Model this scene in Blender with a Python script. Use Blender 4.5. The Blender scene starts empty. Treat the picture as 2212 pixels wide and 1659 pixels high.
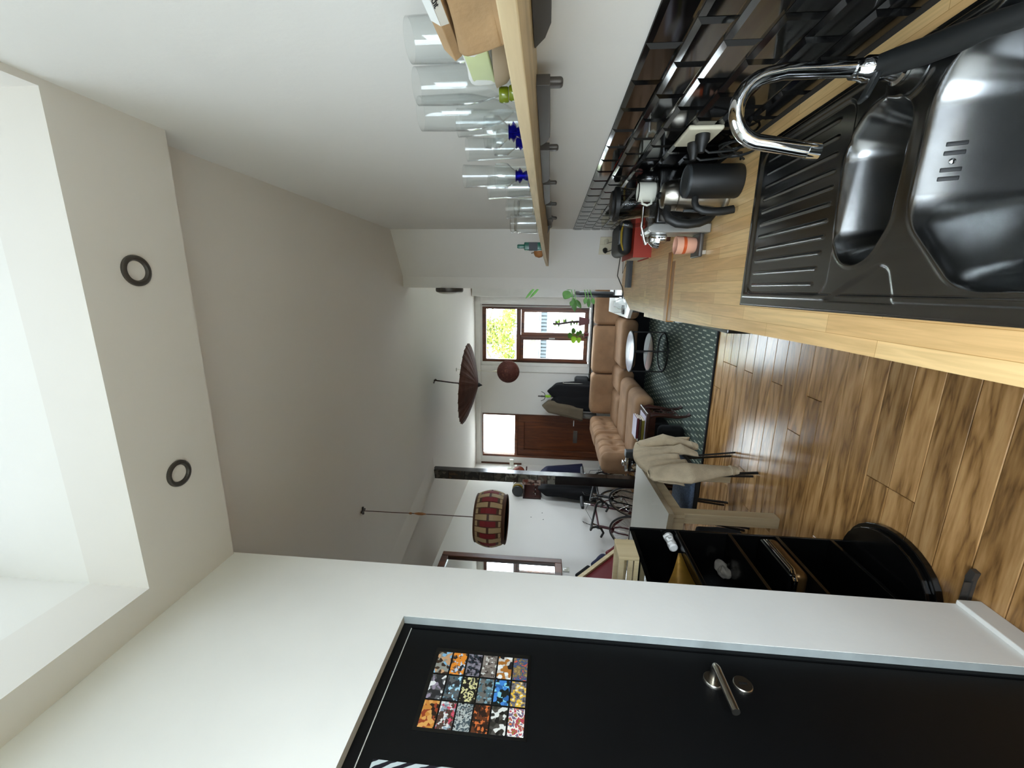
import bpy, bmesh, math, random
from mathutils import Vector, Matrix, noise as mnoise
random.seed(7)
SC = bpy.context.scene
COL = SC.collection
R = math.radians
# ------------------------------------------------------------------ camera, world, exposure
cam_d = bpy.data.cameras.new('camera')
cam_d.sensor_fit = 'HORIZONTAL'; cam_d.sensor_width = 36.0
cam_d.lens = 883.0 / 2212.0 * 36.0
cam_d.clip_start = 0.02; cam_d.clip_end = 200
cam = bpy.data.objects.new('camera', cam_d); COL.objects.link(cam)
# the phone was held sideways: world up runs to the left of the frame
CM = Matrix(((0.0117, 0.9738, 0.2269), (0.0901, 0.2250, -0.9702), (-0.9959, 0.0318, -0.0851)))
q = CM.to_quaternion(); q.normalize()
cam.rotation_mode = 'QUATERNION'; cam.rotation_quaternion = q
cam.location = (0, 0, 1.54)
SC.camera = cam
world = bpy.data.worlds.new('overcast'); SC.world = world; world.use_nodes = True
wn = world.node_tree; wn.nodes.clear()
wo = wn.nodes.new('ShaderNodeOutputWorld'); wb = wn.nodes.new('ShaderNodeBackground')
wb.inputs['Color'].default_value = (0.86, 0.96, 1.06, 1); wb.inputs['Strength'].default_value = 11.5
wn.links.new(wb.outputs[0], wo.inputs[0])
SC.view_settings.view_transform = 'Standard'; SC.view_settings.look = 'None'
SC.view_settings.gamma = 1.0; SC.view_settings.use_curve_mapping = False
SC.view_settings.exposure = 0.72
SC.cycles.use_denoising = True
SC.cycles.max_bounces = 10; SC.cycles.diffuse_bounces = 6; SC.cycles.glossy_bounces = 4
SC.cycles.transparent_max_bounces = 24; SC.cycles.transmission_bounces = 6
SC.cycles.caustics_reflective = False; SC.cycles.caustics_refractive = False
SC.cycles.sample_clamp_indirect = 6.0

def portal(name, loc, rot, sx, sy):
    d = bpy.data.lights.new(name, 'AREA'); d.shape = 'RECTANGLE'; d.size = sx; d.size_y = sy
    d.cycles.is_portal = True
    o = bpy.data.objects.new(name, d); COL.objects.link(o); o.location = loc; o.rotation_euler = rot
portal('daylight_window', (-0.84, 7.80, 1.79), (R(-90), 0, 0), 1.02, 2.0)
portal('daylight_transom', (-2.83, 7.80, 2.45), (R(-90), 0, 0), 0.9, 0.66)
portal('daylight_added_side_window', (.82, 4.95, 1.65), (0, R(90), 0), 1.3, 1.25)  # portal of the added, unseen living room window
portal('daylight_skylight', (-0.24, -0.11, 3.47), (0, 0, 0), 1.42, 2.26)
portal('daylight_added_back_window', (-.30, -1.47, 1.7), (R(90), 0, 0), 1.2, 1.6)  # daylight through the window added behind the camera
portal('daylight_added_sink_window', (.61, -.66, 1.75), (0, R(90), 0), 1.4, 1.06)  # opening of the added sink window, out of frame

# ------------------------------------------------------------------ materials
def lin(h):
    if isinstance(h, str):
        h = h.lstrip('#'); v = [int(h[i:i+2], 16) / 255 for i in (0, 2, 4)]
    else: v = h
    return tuple((c / 12.92 if c <= .04045 else ((c + .055) / 1.055) ** 2.4) for c in v)
def newmat(name):
    m = bpy.data.materials.new(name); m.use_nodes = True
    nt = m.node_tree; nt.nodes.clear()
    out = nt.nodes.new('ShaderNodeOutputMaterial'); b = nt.nodes.new('ShaderNodeBsdfPrincipled')
    nt.links.new(b.outputs[0], out.inputs[0])
    return m, nt, b, out
def N(nt, t, **kw):
    n = nt.nodes.new(t)
    for k, v in kw.items():
        if k in n.inputs: n.inputs[k].default_value = v
        else: setattr(n, k, v)
    return n
def ramp(nt, stops, interp='LINEAR'):
    n = nt.nodes.new('ShaderNodeValToRGB'); cr = n.color_ramp; cr.interpolation = interp
    while len(cr.elements) < len(stops): cr.elements.new(0.5)
    for e, (p, c) in zip(cr.elements, stops): e.position = p; e.color = (*c, 1)
    return n
def sc3(c, k): return tuple(min(1, x * k) for x in c)
def mat(name, col, rough=.5, metal=0, var=.10, scale=6, bump=0, bscale=40, spec=.5, coat=0, aniso=None):
    m, nt, b, out = newmat(name); c = lin(col)
    tc = N(nt, 'ShaderNodeTexCoord'); mp = N(nt, 'ShaderNodeMapping')
    if aniso: mp.inputs['Scale'].default_value = aniso
    nt.links.new(tc.outputs['Object'], mp.inputs[0])
    nz = N(nt, 'ShaderNodeTexNoise', Scale=scale, Detail=4.0)
    nt.links.new(mp.outputs[0], nz.inputs['Vector'])
    rp = ramp(nt, [(.3, sc3(c, 1 - var)), (.7, sc3(c, 1 + var))])
    nt.links.new(nz.outputs[0], rp.inputs[0]); nt.links.new(rp.outputs[0], b.inputs['Base Color'])
    b.inputs['Roughness'].default_value = rough; b.inputs['Metallic'].default_value = metal
    b.inputs['Specular IOR Level'].default_value = spec; b.inputs['Coat Weight'].default_value = coat
    if bump:
        n2 = N(nt, 'ShaderNodeTexNoise', Scale=bscale, Detail=5.0); nt.links.new(mp.outputs[0], n2.inputs['Vector'])
        bp = N(nt, 'ShaderNodeBump', Strength=bump, Distance=.004)
        nt.links.new(n2.outputs[0], bp.inputs['Height']); nt.links.new(bp.outputs[0], b.inputs['Normal'])
    return m
def woodmat(name, cols, axis='X', rough=.4, ring=9.0, stretch=9.0, rnd=True, bump=.15, coat=0, dist=5.0, spec=.5):
    m, nt, b, out = newmat(name)
    tc = N(nt, 'ShaderNodeTexCoord'); oi = N(nt, 'ShaderNodeObjectInfo')
    add = N(nt, 'ShaderNodeVectorMath', operation='ADD'); mul = N(nt, 'ShaderNodeVectorMath', operation='SCALE')
    mul.inputs[0].default_value = (37.1, 91.7, 53.3)
    nt.links.new(oi.outputs['Random'], mul.inputs['Scale'])
    nt.links.new(tc.outputs['Object'], add.inputs[0]); nt.links.new(mul.outputs[0], add.inputs[1])
    mp = N(nt, 'ShaderNodeMapping'); s = [stretch] * 3; s['XYZ'.index(axis)] = 1.0; mp.inputs['Scale'].default_value = s
    nt.links.new(add.outputs[0] if rnd else tc.outputs['Object'], mp.inputs[0])
    nz = N(nt, 'ShaderNodeTexNoise', Scale=1.1, Detail=3.0, Distortion=.4); nt.links.new(mp.outputs[0], nz.inputs['Vector'])
    mu = N(nt, 'ShaderNodeMath', operation='MULTIPLY'); mu.inputs[1].default_value = ring
    nt.links.new(nz.outputs[0], mu.inputs[0])
    fr = N(nt, 'ShaderNodeMath', operation='PINGPONG'); fr.inputs[1].default_value = 1.0
    nt.links.new(mu.outputs[0], fr.inputs[0])
    fine = N(nt, 'ShaderNodeTexNoise', Scale=14.0, Detail=6.0); nt.links.new(mp.outputs[0], fine.inputs['Vector'])
    mx = N(nt, 'ShaderNodeMath', operation='MULTIPLY_ADD'); mx.inputs[1].default_value = .55
    nt.links.new(fr.outputs[0], mx.inputs[0])
    f2 = N(nt, 'ShaderNodeMath', operation='MULTIPLY'); f2.inputs[1].default_value = .45
    nt.links.new(fine.outputs[0], f2.inputs[0]); nt.links.new(f2.outputs[0], mx.inputs[2])
    k = len(cols); rp = ramp(nt, [(.12 + .75 * i / (k - 1), lin(c)) for i, c in enumerate(cols)])
    nt.links.new(mx.outputs[0], rp.inputs[0])
    hs = N(nt, 'ShaderNodeHueSaturation'); mr = N(nt, 'ShaderNodeMapRange'); mr.inputs['To Min'].default_value = .8; mr.inputs['To Max'].default_value = 1.18
    nt.links.new(oi.outputs['Random'], mr.inputs['Value']); nt.links.new(mr.outputs[0], hs.inputs['Value'])
    nt.links.new(rp.outputs[0], hs.inputs['Color']); nt.links.new(hs.outputs[0], b.inputs['Base Color'])
    b.inputs['Roughness'].default_value = rough; b.inputs['Coat Weight'].default_value = coat
    b.inputs['Specular IOR Level'].default_value = spec
    bp = N(nt, 'ShaderNodeBump', Strength=bump, Distance=.002)
    nt.links.new(mx.outputs[0], bp.inputs['Height']); nt.links.new(bp.outputs[0], b.inputs['Normal'])
    return m
def glassmat(name, tint=(1, 1, 1), ior=1.5, rough=.02, refl=1.0):
    m = bpy.data.materials.new(name); m.use_nodes = True; nt = m.node_tree; nt.nodes.clear()
    out = nt.nodes.new('ShaderNodeOutputMaterial'); t = N(nt, 'ShaderNodeBsdfTransparent'); t.inputs[0].default_value = (*tint, 1)
    g = N(nt, 'ShaderNodeBsdfGlossy'); g.inputs['Roughness'].default_value = rough
    f = N(nt, 'ShaderNodeLayerWeight'); f.inputs['Blend'].default_value = .5
    pw = N(nt, 'ShaderNodeMath', operation='POWER'); pw.inputs[1].default_value = 3.6; nt.links.new(f.outputs['Facing'], pw.inputs[0])
    mu = N(nt, 'ShaderNodeMath', operation='MULTIPLY_ADD'); mu.inputs[1].default_value = .95 * refl; mu.inputs[2].default_value = .025 * refl
    nt.links.new(pw.outputs[0], mu.inputs[0])
    nz = N(nt, 'ShaderNodeTexNoise', Scale=30.0); bp = N(nt, 'ShaderNodeBump', Strength=.02, Distance=.001)
    nt.links.new(nz.outputs[0], bp.inputs['Height']); nt.links.new(bp.outputs[0], g.inputs['Normal'])
    mx = N(nt, 'ShaderNodeMixShader'); nt.links.new(mu.outputs[0], mx.inputs[0])
    nt.links.new(t.outputs[0], mx.inputs[1]); nt.links.new(g.outputs[0], mx.inputs[2]); nt.links.new(mx.outputs[0], out.inputs[0])
    return m
def patchmat(name, cols, scale=9, seed=0, rough=.4, vor=True):
    """flat print: patches of colour"""
    m, nt, b, out = newmat(name)
    tc = N(nt, 'ShaderNodeTexCoord'); mp = N(nt, 'ShaderNodeMapping'); mp.inputs['Location'].default_value = (seed * 1.37, seed * 2.11, seed * .71)
    nt.links.new(tc.outputs['Object'], mp.inputs[0])
    if vor:
        v = N(nt, 'ShaderNodeTexVoronoi', Scale=scale); v.distance = 'MINKOWSKI' if seed % 2 else 'EUCLIDEAN'
        nt.links.new(mp.outputs[0], v.inputs['Vector']); src = v.outputs['Color']
        sep = N(nt, 'ShaderNodeSeparateColor'); nt.links.new(src, sep.inputs[0]); src = sep.outputs[0]
    else:
        v = N(nt, 'ShaderNodeTexNoise', Scale=scale, Detail=2.0); nt.links.new(mp.outputs[0], v.inputs['Vector']); src = v.outputs[0]
    k = len(cols); rp = ramp(nt, [(i / k if vor else .25 + .5 * i / k, lin(c)) for i, c in enumerate(cols)], 'CONSTANT')
    nt.links.new(src, rp.inputs[0]); nt.links.new(rp.outputs[0], b.inputs['Base Color']); b.inputs['Roughness'].default_value = rough
    return m

M = {}
M['wall'] = mat('white_plaster', '#e4e2dd', .75, var=.025, scale=1.2, bump=.12, bscale=55)
M['grey_reveal'] = mat('grey_reveal', '#8f9695', .8, var=.12, scale=14)
M['wall_rough'] = mat('white_rough_plaster', '#e6e5e0', .7, var=.035, scale=2.5, bump=.16, bscale=30)
M['ceil'] = mat('white_ceiling_paint', '#dedad4', .85, var=.03, scale=.8, bump=.08, bscale=30)
M['white_wood'] = mat('white_painted_wood', '#e2e1dc', .45, var=.03, bump=.05)
M['brown_wood'] = woodmat('brown_varnished_wood', ['#3a1d0e', '#5e3219', '#7a4524'], 'Z', .35, 5, 12)
M['brown_wood_x'] = woodmat('brown_varnished_wood_level', ['#3a1d0e', '#5e3219', '#7a4524'], 'X', .35, 5, 12)
M['door_wood'] = woodmat('mahogany_door_wood', ['#4a2410', '#6b3819', '#7d4722'], 'Z', .45, 4, 10)
M['floor'] = woodmat('oak_floor_wood', ['#68492a', '#9f7646', '#bb8f5c', '#c9a06b'], 'X', .2, 9, 8.5, bump=.06)
M['floor_joint'] = mat('dark_floor_joint', '#1c120a', .8)
def countermat():
    m, nt, b, out = newmat('stave_worktop_wood')
    tc = N(nt, 'ShaderNodeTexCoord'); mp = N(nt, 'ShaderNodeMapping'); mp.inputs['Rotation'].default_value = (0, 0, R(90))
    nt.links.new(tc.outputs['Object'], mp.inputs[0])
    br = N(nt, 'ShaderNodeTexBrick', Scale=1.0); br.offset = .37; br.offset_frequency = 2; br.squash = 1
    br.inputs['Brick Width'].default_value = .42; br.inputs['Row Height'].default_value = .042; br.inputs['Mortar Size'].default_value = .0006
    br.inputs['Color1'].default_value = (*lin('#ecca92'), 1); br.inputs['Color2'].default_value = (*lin('#dbb179'), 1); br.inputs['Mortar'].default_value = (*lin('#b98d52'), 1)
    br.inputs['Bias'].default_value = -.1
    nt.links.new(mp.outputs[0], br.inputs['Vector'])
    m2 = N(nt, 'ShaderNodeMapping'); m2.inputs['Scale'].default_value = (60, 3, 30); nt.links.new(tc.outputs['Object'], m2.inputs[0])
    nz = N(nt, 'ShaderNodeTexNoise', Scale=1.6, Detail=6.0, Distortion=.6); nt.links.new(m2.outputs[0], nz.inputs['Vector'])
    rp = ramp(nt, [(.3, (.78, .74, .66)), (.65, (1.05, 1.03, 1.0))]); nt.links.new(nz.outputs[0], rp.inputs[0])
    mx = N(nt, 'ShaderNodeMix', data_type='RGBA', blend_type='MULTIPLY'); mx.inputs[0].default_value = .8
    nt.links.new(br.outputs[0], mx.inputs[6]); nt.links.new(rp.outputs[0], mx.inputs[7]); nt.links.new(mx.outputs[2], b.inputs['Base Color'])
    b.inputs['Roughness'].default_value = .34
    return m
M['counter'] = countermat()
M['counter_edge'] = woodmat('amber_lacquered_edge_wood', ['#8a5a22', '#b07a38', '#c08a48'], 'X', .35, 4, 14)
M['shelf_wood'] = woodmat('pale_raw_pine', ['#a3906f', '#bda985', '#cab893'], 'Y', .6, 4, 14)
M['tile'] = mat('black_glazed_tile', '#0d0d0d', .06, var=.15, spec=.6)
M['grout'] = mat('black_grout', '#151413', .9)
M['steel'] = mat('brushed_stainless_steel', '#7d7e7e', .22, 1.0, var=.08, scale=30, aniso=(1, .12, 1))
M['chrome'] = mat('polished_chrome', '#c8cacb', .06, 1.0, var=.02)
M['satin'] = mat('satin_metal', '#a9a49a', .28, 1.0, var=.06, scale=20)
M['dark_metal'] = mat('dark_steel', '#4b4743', .4, .4)
M['black_matt'] = mat('black_matt_plastic', '#121313', .5)
M['black_gloss'] = mat('black_gloss_lacquer', '#090909', .16)
M['black_rubber'] = mat('black_rubber', '#1b1d1d', .55)
M['black_door'] = mat('black_painted_door', '#0a0b0c', .45, var=.2, scale=2, bump=.03, bscale=60, spec=.2)
M['black_cloth'] = mat('black_cloth', '#0b0c10', .95, bump=.4, bscale=90)
M['navy_cloth'] = mat('navy_cloth', '#1b2040', .85, bump=.3)
M['olive_cloth'] = mat('khaki_canvas', '#6d6250', .9, bump=.3)
M['knit'] = mat('beige_rib_knit', '#b7a78c', .95, var=.12, scale=14, bump=.9, bscale=120)
M['grey_cover'] = mat('grey_cloth', '#77736c', .9)
M['corduroy'] = mat('tan_corduroy', '#9c7a5b', .9, var=.16, scale=5, bump=.35, bscale=140)
M['cream'] = mat('cream_plastic', '#d8d2bb', .4)
M['enamel'] = mat('white_enamel', '#dcdccf', .2)
M['pink'] = mat('pink_glazed_ceramic', '#d8a48c', .35)
M['orange'] = mat('orange_glaze', '#c2552a', .35)
M['red_box'] = mat('orange_red_card', '#a42c15', .55)
M['red'] = mat('dark_red_lacquer', '#6a1018', .5)
M['page'] = mat('paper_pages', '#c9bfae', .8)
M['kraft'] = mat('kraft_paper', '#a98a64', .8, var=.12, scale=16, bump=.25, bscale=70)
M['paper'] = mat('white_paper', '#dcdeda', .7)
M['ink'] = mat('black_ink', '#15151a', .7)
M['ink_blue'] = mat('blue_grey_ink', '#56606c', .7)
M['green_leaf'] = mat('green_leaf', '#3f6f24', .4, var=.35, scale=12)
M['lime_leaf'] = mat('young_lime_leaf', '#8fc22f', .4, var=.25)
M['tree_leaf'] = mat('yellow_green_foliage', '#78842c', .7, var=.4, scale=2)
M['bark'] = mat('grey_bark', '#7d7466', .9)
M['maroon_pot'] = mat('maroon_glazed_pot', '#5a2226', .35)
M['pale_wood'] = woodmat('pale_birch_wood', ['#b8a584', '#cdbb98', '#d6c7a6'], 'Z', .5, 3, 14)
M['pine'] = woodmat('pale_pine_board', ['#c9b68c', '#dccaa0', '#e6d6b0'], 'Z', .5, 3, 14)
M['ply'] = woodmat('plywood_edge', ['#8b7a5e', '#a8967a', '#b5a486'], 'Z', .6, 6, 2)
M['laminate'] = mat('off_white_laminate', '#c6c4ba', .35, var=.02)
M['dark_wood'] = woodmat('dark_carved_mahogany', ['#1c0a06', '#341610', '#42201a'], 'Z', .3, 4, 10)
M['paper_shade'] = mat('brown_oiled_paper', '#4b2b20', .7, var=.4, scale=5)
M['rattan'] = mat('red_brown_rattan', '#57261a', .6)
M['rattan_light'] = mat('pale_rattan_core', '#7d5142', .8, var=.5, scale=30)
M['slat_cream'] = mat('cream_lamp_veneer', '#a58d68', .6)
M['slat_brown'] = mat('brown_lamp_frame', '#4a2a16', .6)
M['slat_red'] = mat('red_lamp_fabric', '#751019', .7)
M['foil'] = mat('gold_card', '#c99a3c', .35, .6, var=.25, scale=8)
M['tissue'] = mat('crumpled_tissue', '#857e74', .9)
M['ceramic'] = mat('white_glazed_ceramic', '#e6e6e4', .25)
M['silver_paint'] = mat('silver_panel', '#9c9c98', .3, .8)
M['bronze'] = mat('bronze_tin', '#6e5230', .35, .7)
M['yellow'] = mat('dull_yellow_plastic', '#a38a2c', .45)
M['graphite'] = mat('graphite_plastic', '#34383a', .45)
M['ball'] = mat('orange_brown_rubber', '#8a3a1e', .6, bump=.3, bscale=200)
M['blue_weave'] = mat('blue_grey_weave', '#4a5a70', .8, var=.5, scale=90)
M['bike_red'] = mat('dark_red_bike_paint', '#4d1a22', .3)
M['tyre'] = mat('grey_tyre_rubber', '#2d2d2e', .7)
M['white_hot'] = mat('white_house_render', '#f2f2ee', .9, var=.03)
M['pavement'] = mat('pale_paving', '#b9b8b2', .9, var=.06)
M['garden'] = mat('added_ground_green', '#4b4d3a', .95, var=.2, scale=2)
M['beige_house'] = mat('beige_house_brick', '#5a554c', .9, var=.15, scale=3)
M['grey_out'] = mat('grey_railing_paint', '#40474a', .7)
M['teal'] = mat('dark_green_bottle_glass', '#1d5a4a', .25)
M['label_dark'] = mat('dark_label', '#1b1c26', .5)
M['fruit'] = mat('dried_brown_fruit', '#94602f', .6)
M['sage'] = mat('pale_green_print', '#c9d3a0', .5)
M['stone'] = mat('grey_beige_stoneware', '#a39480', .5)
M['terracotta'] = mat('orange_rubber', '#c27a50', .5)
M['olive'] = mat('olive_glass', '#5f6a12', .15)
M['lilac'] = mat('pale_lilac_cover', '#c8c3d6', .4)
M['wine'] = mat('wine_red_cover', '#5e1c28', .5)
M['brownbook'] = mat('brown_book_cover', '#4a3a34', .5)
M['mustard'] = mat('olive_mustard_cover', '#7c7424', .5)
M['tray_white'] = mat('pale_lacquer_top', '#b5b8cc', .25)
M['tray_pink'] = mat('dusty_pink_tray', '#8d5d55', .5)
M['glass'] = glassmat('clear_drinking_glass', (.965, .975, .975), 1.5, .02, 1.1)
M['pane'] = glassmat('window_pane_glass', (.97, .98, .98), 1.45)
M['skylight_glass'] = glassmat('dimmed_skylight_glass', (.36, .365, .365), 1.45, .2)  # tint added to dim the daylight coming from above
M['clear_plastic'] = glassmat('clear_plastic', (.80, .80, .80), 1.5, .08, 1.2)
M['blue_glass'] = glassmat('cobalt_blue_glass', (.10, .10, .62), 1.6)
M['mirror'] = mat('silvered_mirror', '#dfe3e2', .02, 1.0, var=.01)
M['lens'] = mat('frosted_lamp_glass', '#6f7364', .3, bump=.5, bscale=160)
M['frost'] = mat('frosted_dome', '#d9d6cc', .35)
def rugmat():
    m, nt, b, out = newmat('green_woven_rug')
    tc = N(nt, 'ShaderNodeTexCoord'); sp = N(nt, 'ShaderNodeSeparateXYZ'); nt.links.new(tc.outputs['Object'], sp.inputs[0])
    def mth(op, a, bb=None):
        n = N(nt, 'ShaderNodeMath', operation=op)
        for i, v in enumerate((a, bb)):
            if v is None: continue
            if isinstance(v, (int, float)): n.inputs[i].default_value = v
            else: nt.links.new(v, n.inputs[i])
        return n.outputs[0]
    row = mth('DIVIDE', sp.outputs['X'], .034)
    fl = mth('FLOOR', row); fx = mth('SUBTRACT', row, fl)
    sh = mth('MULTIPLY', mth('MODULO', mth('ABSOLUTE', fl), 2.0), .5)
    col = mth('ADD', mth('DIVIDE', sp.outputs['Y'], .215), sh); fy = mth('FRACT', col)
    mask = mth('MULTIPLY', mth('LESS_THAN', fx, .36), mth('LESS_THAN', fy, .42))
    nz = N(nt, 'ShaderNodeTexNoise', Scale=60.0, Detail=3.0); nt.links.new(tc.outputs['Object'], nz.inputs['Vector'])
    rp = ramp(nt, [(.3, lin('#3a4a44')), (.7, lin('#53645c'))]); nt.links.new(nz.outputs[0], rp.inputs[0])
    mx = N(nt, 'ShaderNodeMix', data_type='RGBA'); nt.links.new(mask, mx.inputs[0]); nt.links.new(rp.outputs[0], mx.inputs[6])
    mx.inputs[7].default_value = (*lin('#b4bcab'), 1); nt.links.new(mx.outputs[2], b.inputs['Base Color'])
    b.inputs['Roughness'].default_value = .85
    bp = N(nt, 'ShaderNodeBump', Strength=.4, Distance=.003); nt.links.new(nz.outputs[0], bp.inputs['Height']); nt.links.new(bp.outputs[0], b.inputs['Normal'])
    return m
M['rug'] = rugmat()
def spiralmat():
    m, nt, b, out = newmat('curved_stripe_print')
    tc = N(nt, 'ShaderNodeTexCoord'); mp = N(nt, 'ShaderNodeMapping'); mp.inputs['Location'].default_value = (0, .35, -.02)
    nt.links.new(tc.outputs['Object'], mp.inputs[0])
    wv = N(nt, 'ShaderNodeTexWave', Scale=16.0, Distortion=1.2); wv.wave_type = 'RINGS'; wv.rings_direction = 'SPHERICAL'
    wv.inputs['Detail Scale'].default_value = 2.0
    nt.links.new(mp.outputs[0], wv.inputs['Vector'])
    rp = ramp(nt, [(0, lin('#15131f')), (.45, lin('#b9c4c6'))], 'CONSTANT'); nt.links.new(wv.outputs[0], rp.inputs[0])
    nt.links.new(rp.outputs[0], b.inputs['Base Color']); b.inputs['Roughness'].default_value = .4
    return m
M['spiral'] = spiralmat()

# ------------------------------------------------------------------ mesh helpers
class MB:
    def __init__(s): s.v = []; s.f = []
    def add(s, vs, fs):
        o = len(s.v); s.v += [tuple(p) for p in vs]; s.f += [[i + o for i in f] for f in fs]; return s
    def box(s, x0, y0, z0, x1, y1, z1):
        x0, x1 = sorted((x0, x1)); y0, y1 = sorted((y0, y1)); z0, z1 = sorted((z0, z1))
        return s.add([(x0, y0, z0), (x1, y0, z0), (x1, y1, z0), (x0, y1, z0), (x0, y0, z1), (x1, y0, z1), (x1, y1, z1), (x0, y1, z1)],
                     [(0, 3, 2, 1), (4, 5, 6, 7), (0, 1, 5, 4), (1, 2, 6, 5), (2, 3, 7, 6), (3, 0, 4, 7)])
    def bar(s, p, q, w, h, up=(0, 0, 1)):
        p = Vector(p); q = Vector(q); d = (q - p).normalized(); u = Vector(up)
        sd = d.cross(u)
        if sd.length < 1e-4: sd = d.cross(Vector((1, 0, 0)))
        sd.normalize(); u = sd.cross(d).normalized(); vs = []
        for e in (p, q):
            for a, b in ((-1, -1), (1, -1), (1, 1), (-1, 1)): vs.append(e + sd * (a * w / 2) + u * (b * h / 2))
        return s.add(vs, [(0, 1, 2, 3), (7, 6, 5, 4), (0, 4, 5, 1), (1, 5, 6, 2), (2, 6, 7, 3), (3, 7, 4, 0)])
    def prism(s, poly, z0, z1, axis='z'):
        n = len(poly)
        def P(a, b, c): return {'z': (a, b, c), 'y': (a, c, b), 'x': (c, a, b)}[axis]
        vs = [P(a, b, z0) for a, b in poly] + [P(a, b, z1) for a, b in poly]
        return s.add(vs, [list(range(n))[::-1], list(range(n, 2 * n))] + [(i, (i + 1) % n, n + (i + 1) % n, n + i) for i in range(n)])
    def lathe(s, prof, c=(0, 0, 0), n=24, axis='z', cap=True, sx=1, sy=1, fn=None):
        vs = []; fs = []; c = Vector(c)
        for k, (r, h) in enumerate(prof):
            for i in range(n):
                a = 2 * math.pi * i / n; rr = r * (fn(a, h, k) if fn else 1)
                p = (rr * math.cos(a) * sx, rr * math.sin(a) * sy, h)
                if axis == 'x': p = (p[2], p[0], p[1])
                elif axis == 'y': p = (p[0], p[2], p[1])
                elif axis == '-y': p = (p[0], -p[2], p[1])
                vs.append(c + Vector(p))
        for k in range(len(prof) - 1):
            for i in range(n):
                j = (i + 1) % n; fs.append((k * n + i, k * n + j, (k + 1) * n + j, (k + 1) * n + i))
        if cap:
            if prof[0][0] > 1e-6: fs.append(list(range(n))[::-1])
            if prof[-1][0] > 1e-6: fs.append(list(range((len(prof) - 1) * n, len(prof) * n)))
        return s.add(vs, fs)
    def cyl(s, c, r, h, n=20, axis='z'): return s.lathe([(r, 0), (r, h)], c, n, axis)
    def ring(s, c, R_, r, n=32, k=8, axis='z', a0=0, a1=2 * math.pi):
        pts = []; full = abs(a1 - a0 - 2 * math.pi) < 1e-6
        m = n if full else n + 1
        for i in range(m):
            a = a0 + (a1 - a0) * i / n; x, y = R_ * math.cos(a), R_ * math.sin(a)
            pts.append(Vector(c) + Vector({'z': (x, y, 0), 'y': (x, 0, y), 'x': (0, x, y)}[axis]))
        return s.tube(pts, r, k, closed=full)
    def tube(s, pts, r, k=8, closed=False, flat=1.0, up=None):
        pts = [Vector(p) for p in pts]; n = len(pts); vs = []; fs = []
        rr = r if isinstance(r, (list, tuple)) else [r] * n
        prev = None
        for i, p in enumerate(pts):
            d = (pts[(i + 1) % n] - pts[i - 1]) if closed else (pts[min(i + 1, n - 1)] - pts[max(i - 1, 0)])
            d.normalize()
            if prev is None:
                u = Vector(up) if up else (Vector((0, 0, 1)) if abs(d.z) < .9 else Vector((1, 0, 0)))
                a = d.cross(u).normalized()
            else:
                a = prev - d * prev.dot(d)
                if a.length < 1e-5: a = d.orthogonal()
                a.normalize()
            prev = a; b = d.cross(a)
            for j in range(k):
                t = 2 * math.pi * j / k; vs.append(p + a * (math.cos(t) * rr[i]) + b * (math.sin(t) * rr[i] * flat))
        for i in range(n if closed else n - 1):
            i2 = (i + 1) % n
            for j in range(k): fs.append((i * k + j, i * k + (j + 1) % k, i2 * k + (j + 1) % k, i2 * k + j))
        if not closed: fs += [list(range(k))[::-1], list(range((n - 1) * k, n * k))]
        return s.add(vs, fs)
    def sphere(s, c, r, n=20, m=12, sx=1, sy=1, sz=1):
        prof = [(max(1e-4, r * math.sin(math.pi * i / m)), -r * math.cos(math.pi * i / m) * sz) for i in range(m + 1)]
        return s.lathe(prof, c, n, 'z', True, sx, sy)
    def rbox(s, lo, hi, r, n=2, sub=1, fn=None):
        lo = Vector(lo); hi = Vector(hi); c = (lo + hi) / 2; h = (hi - lo) / 2; r = min(r, h.x * .999, h.y * .999, h.z * .999)
        L = [(-1 + i / n, -1.0) for i in range(n + 1)] + [(0, -1 + 2 * i / sub) for i in range(1, sub)] + [(i / n, 1.0) for i in range(n + 1)]
        K = len(L); key = {}; vs = []; fs = []
        def vid(i, j, k):
            t = (i, j, k)
            if t not in key:
                d = Vector((L[i][0], L[j][0], L[k][0]))
                d = Vector([math.tan(x * math.pi / 4) for x in d]).normalized()
                p = Vector((L[i][1] * (h.x - r), L[j][1] * (h.y - r), L[k][1] * (h.z - r))) + d * r + c
                if fn: p = fn(p, d)
                key[t] = len(vs); vs.append(p)
            return key[t]
        E_ = K - 1
        for a in range(E_):
            for b in range(E_):
                fs.append((vid(a, b, 0), vid(a, b + 1, 0), vid(a + 1, b + 1, 0), vid(a + 1, b, 0)))
                fs.append((vid(a, b, E_), vid(a + 1, b, E_), vid(a + 1, b + 1, E_), vid(a, b + 1, E_)))
                fs.append((vid(a, 0, b), vid(a + 1, 0, b), vid(a + 1, 0, b + 1), vid(a, 0, b + 1)))
                fs.append((vid(a, E_, b), vid(a, E_, b + 1), vid(a + 1, E_, b + 1), vid(a + 1, E_, b)))
                fs.append((vid(0, a, b), vid(0, a, b + 1), vid(0, a + 1, b + 1), vid(0, a + 1, b)))
                fs.append((vid(E_, a, b), vid(E_, a + 1, b), vid(E_, a + 1, b + 1), vid(E_, a, b + 1)))
        return s.add(vs, fs)
    def xf(s, mtx): s.v = [tuple(mtx @ Vector(p)) for p in s.v]; return s
def wloc(o):
    p = Vector((0, 0, 0))
    while o: p += o.location; o = o.parent
    return p
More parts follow.
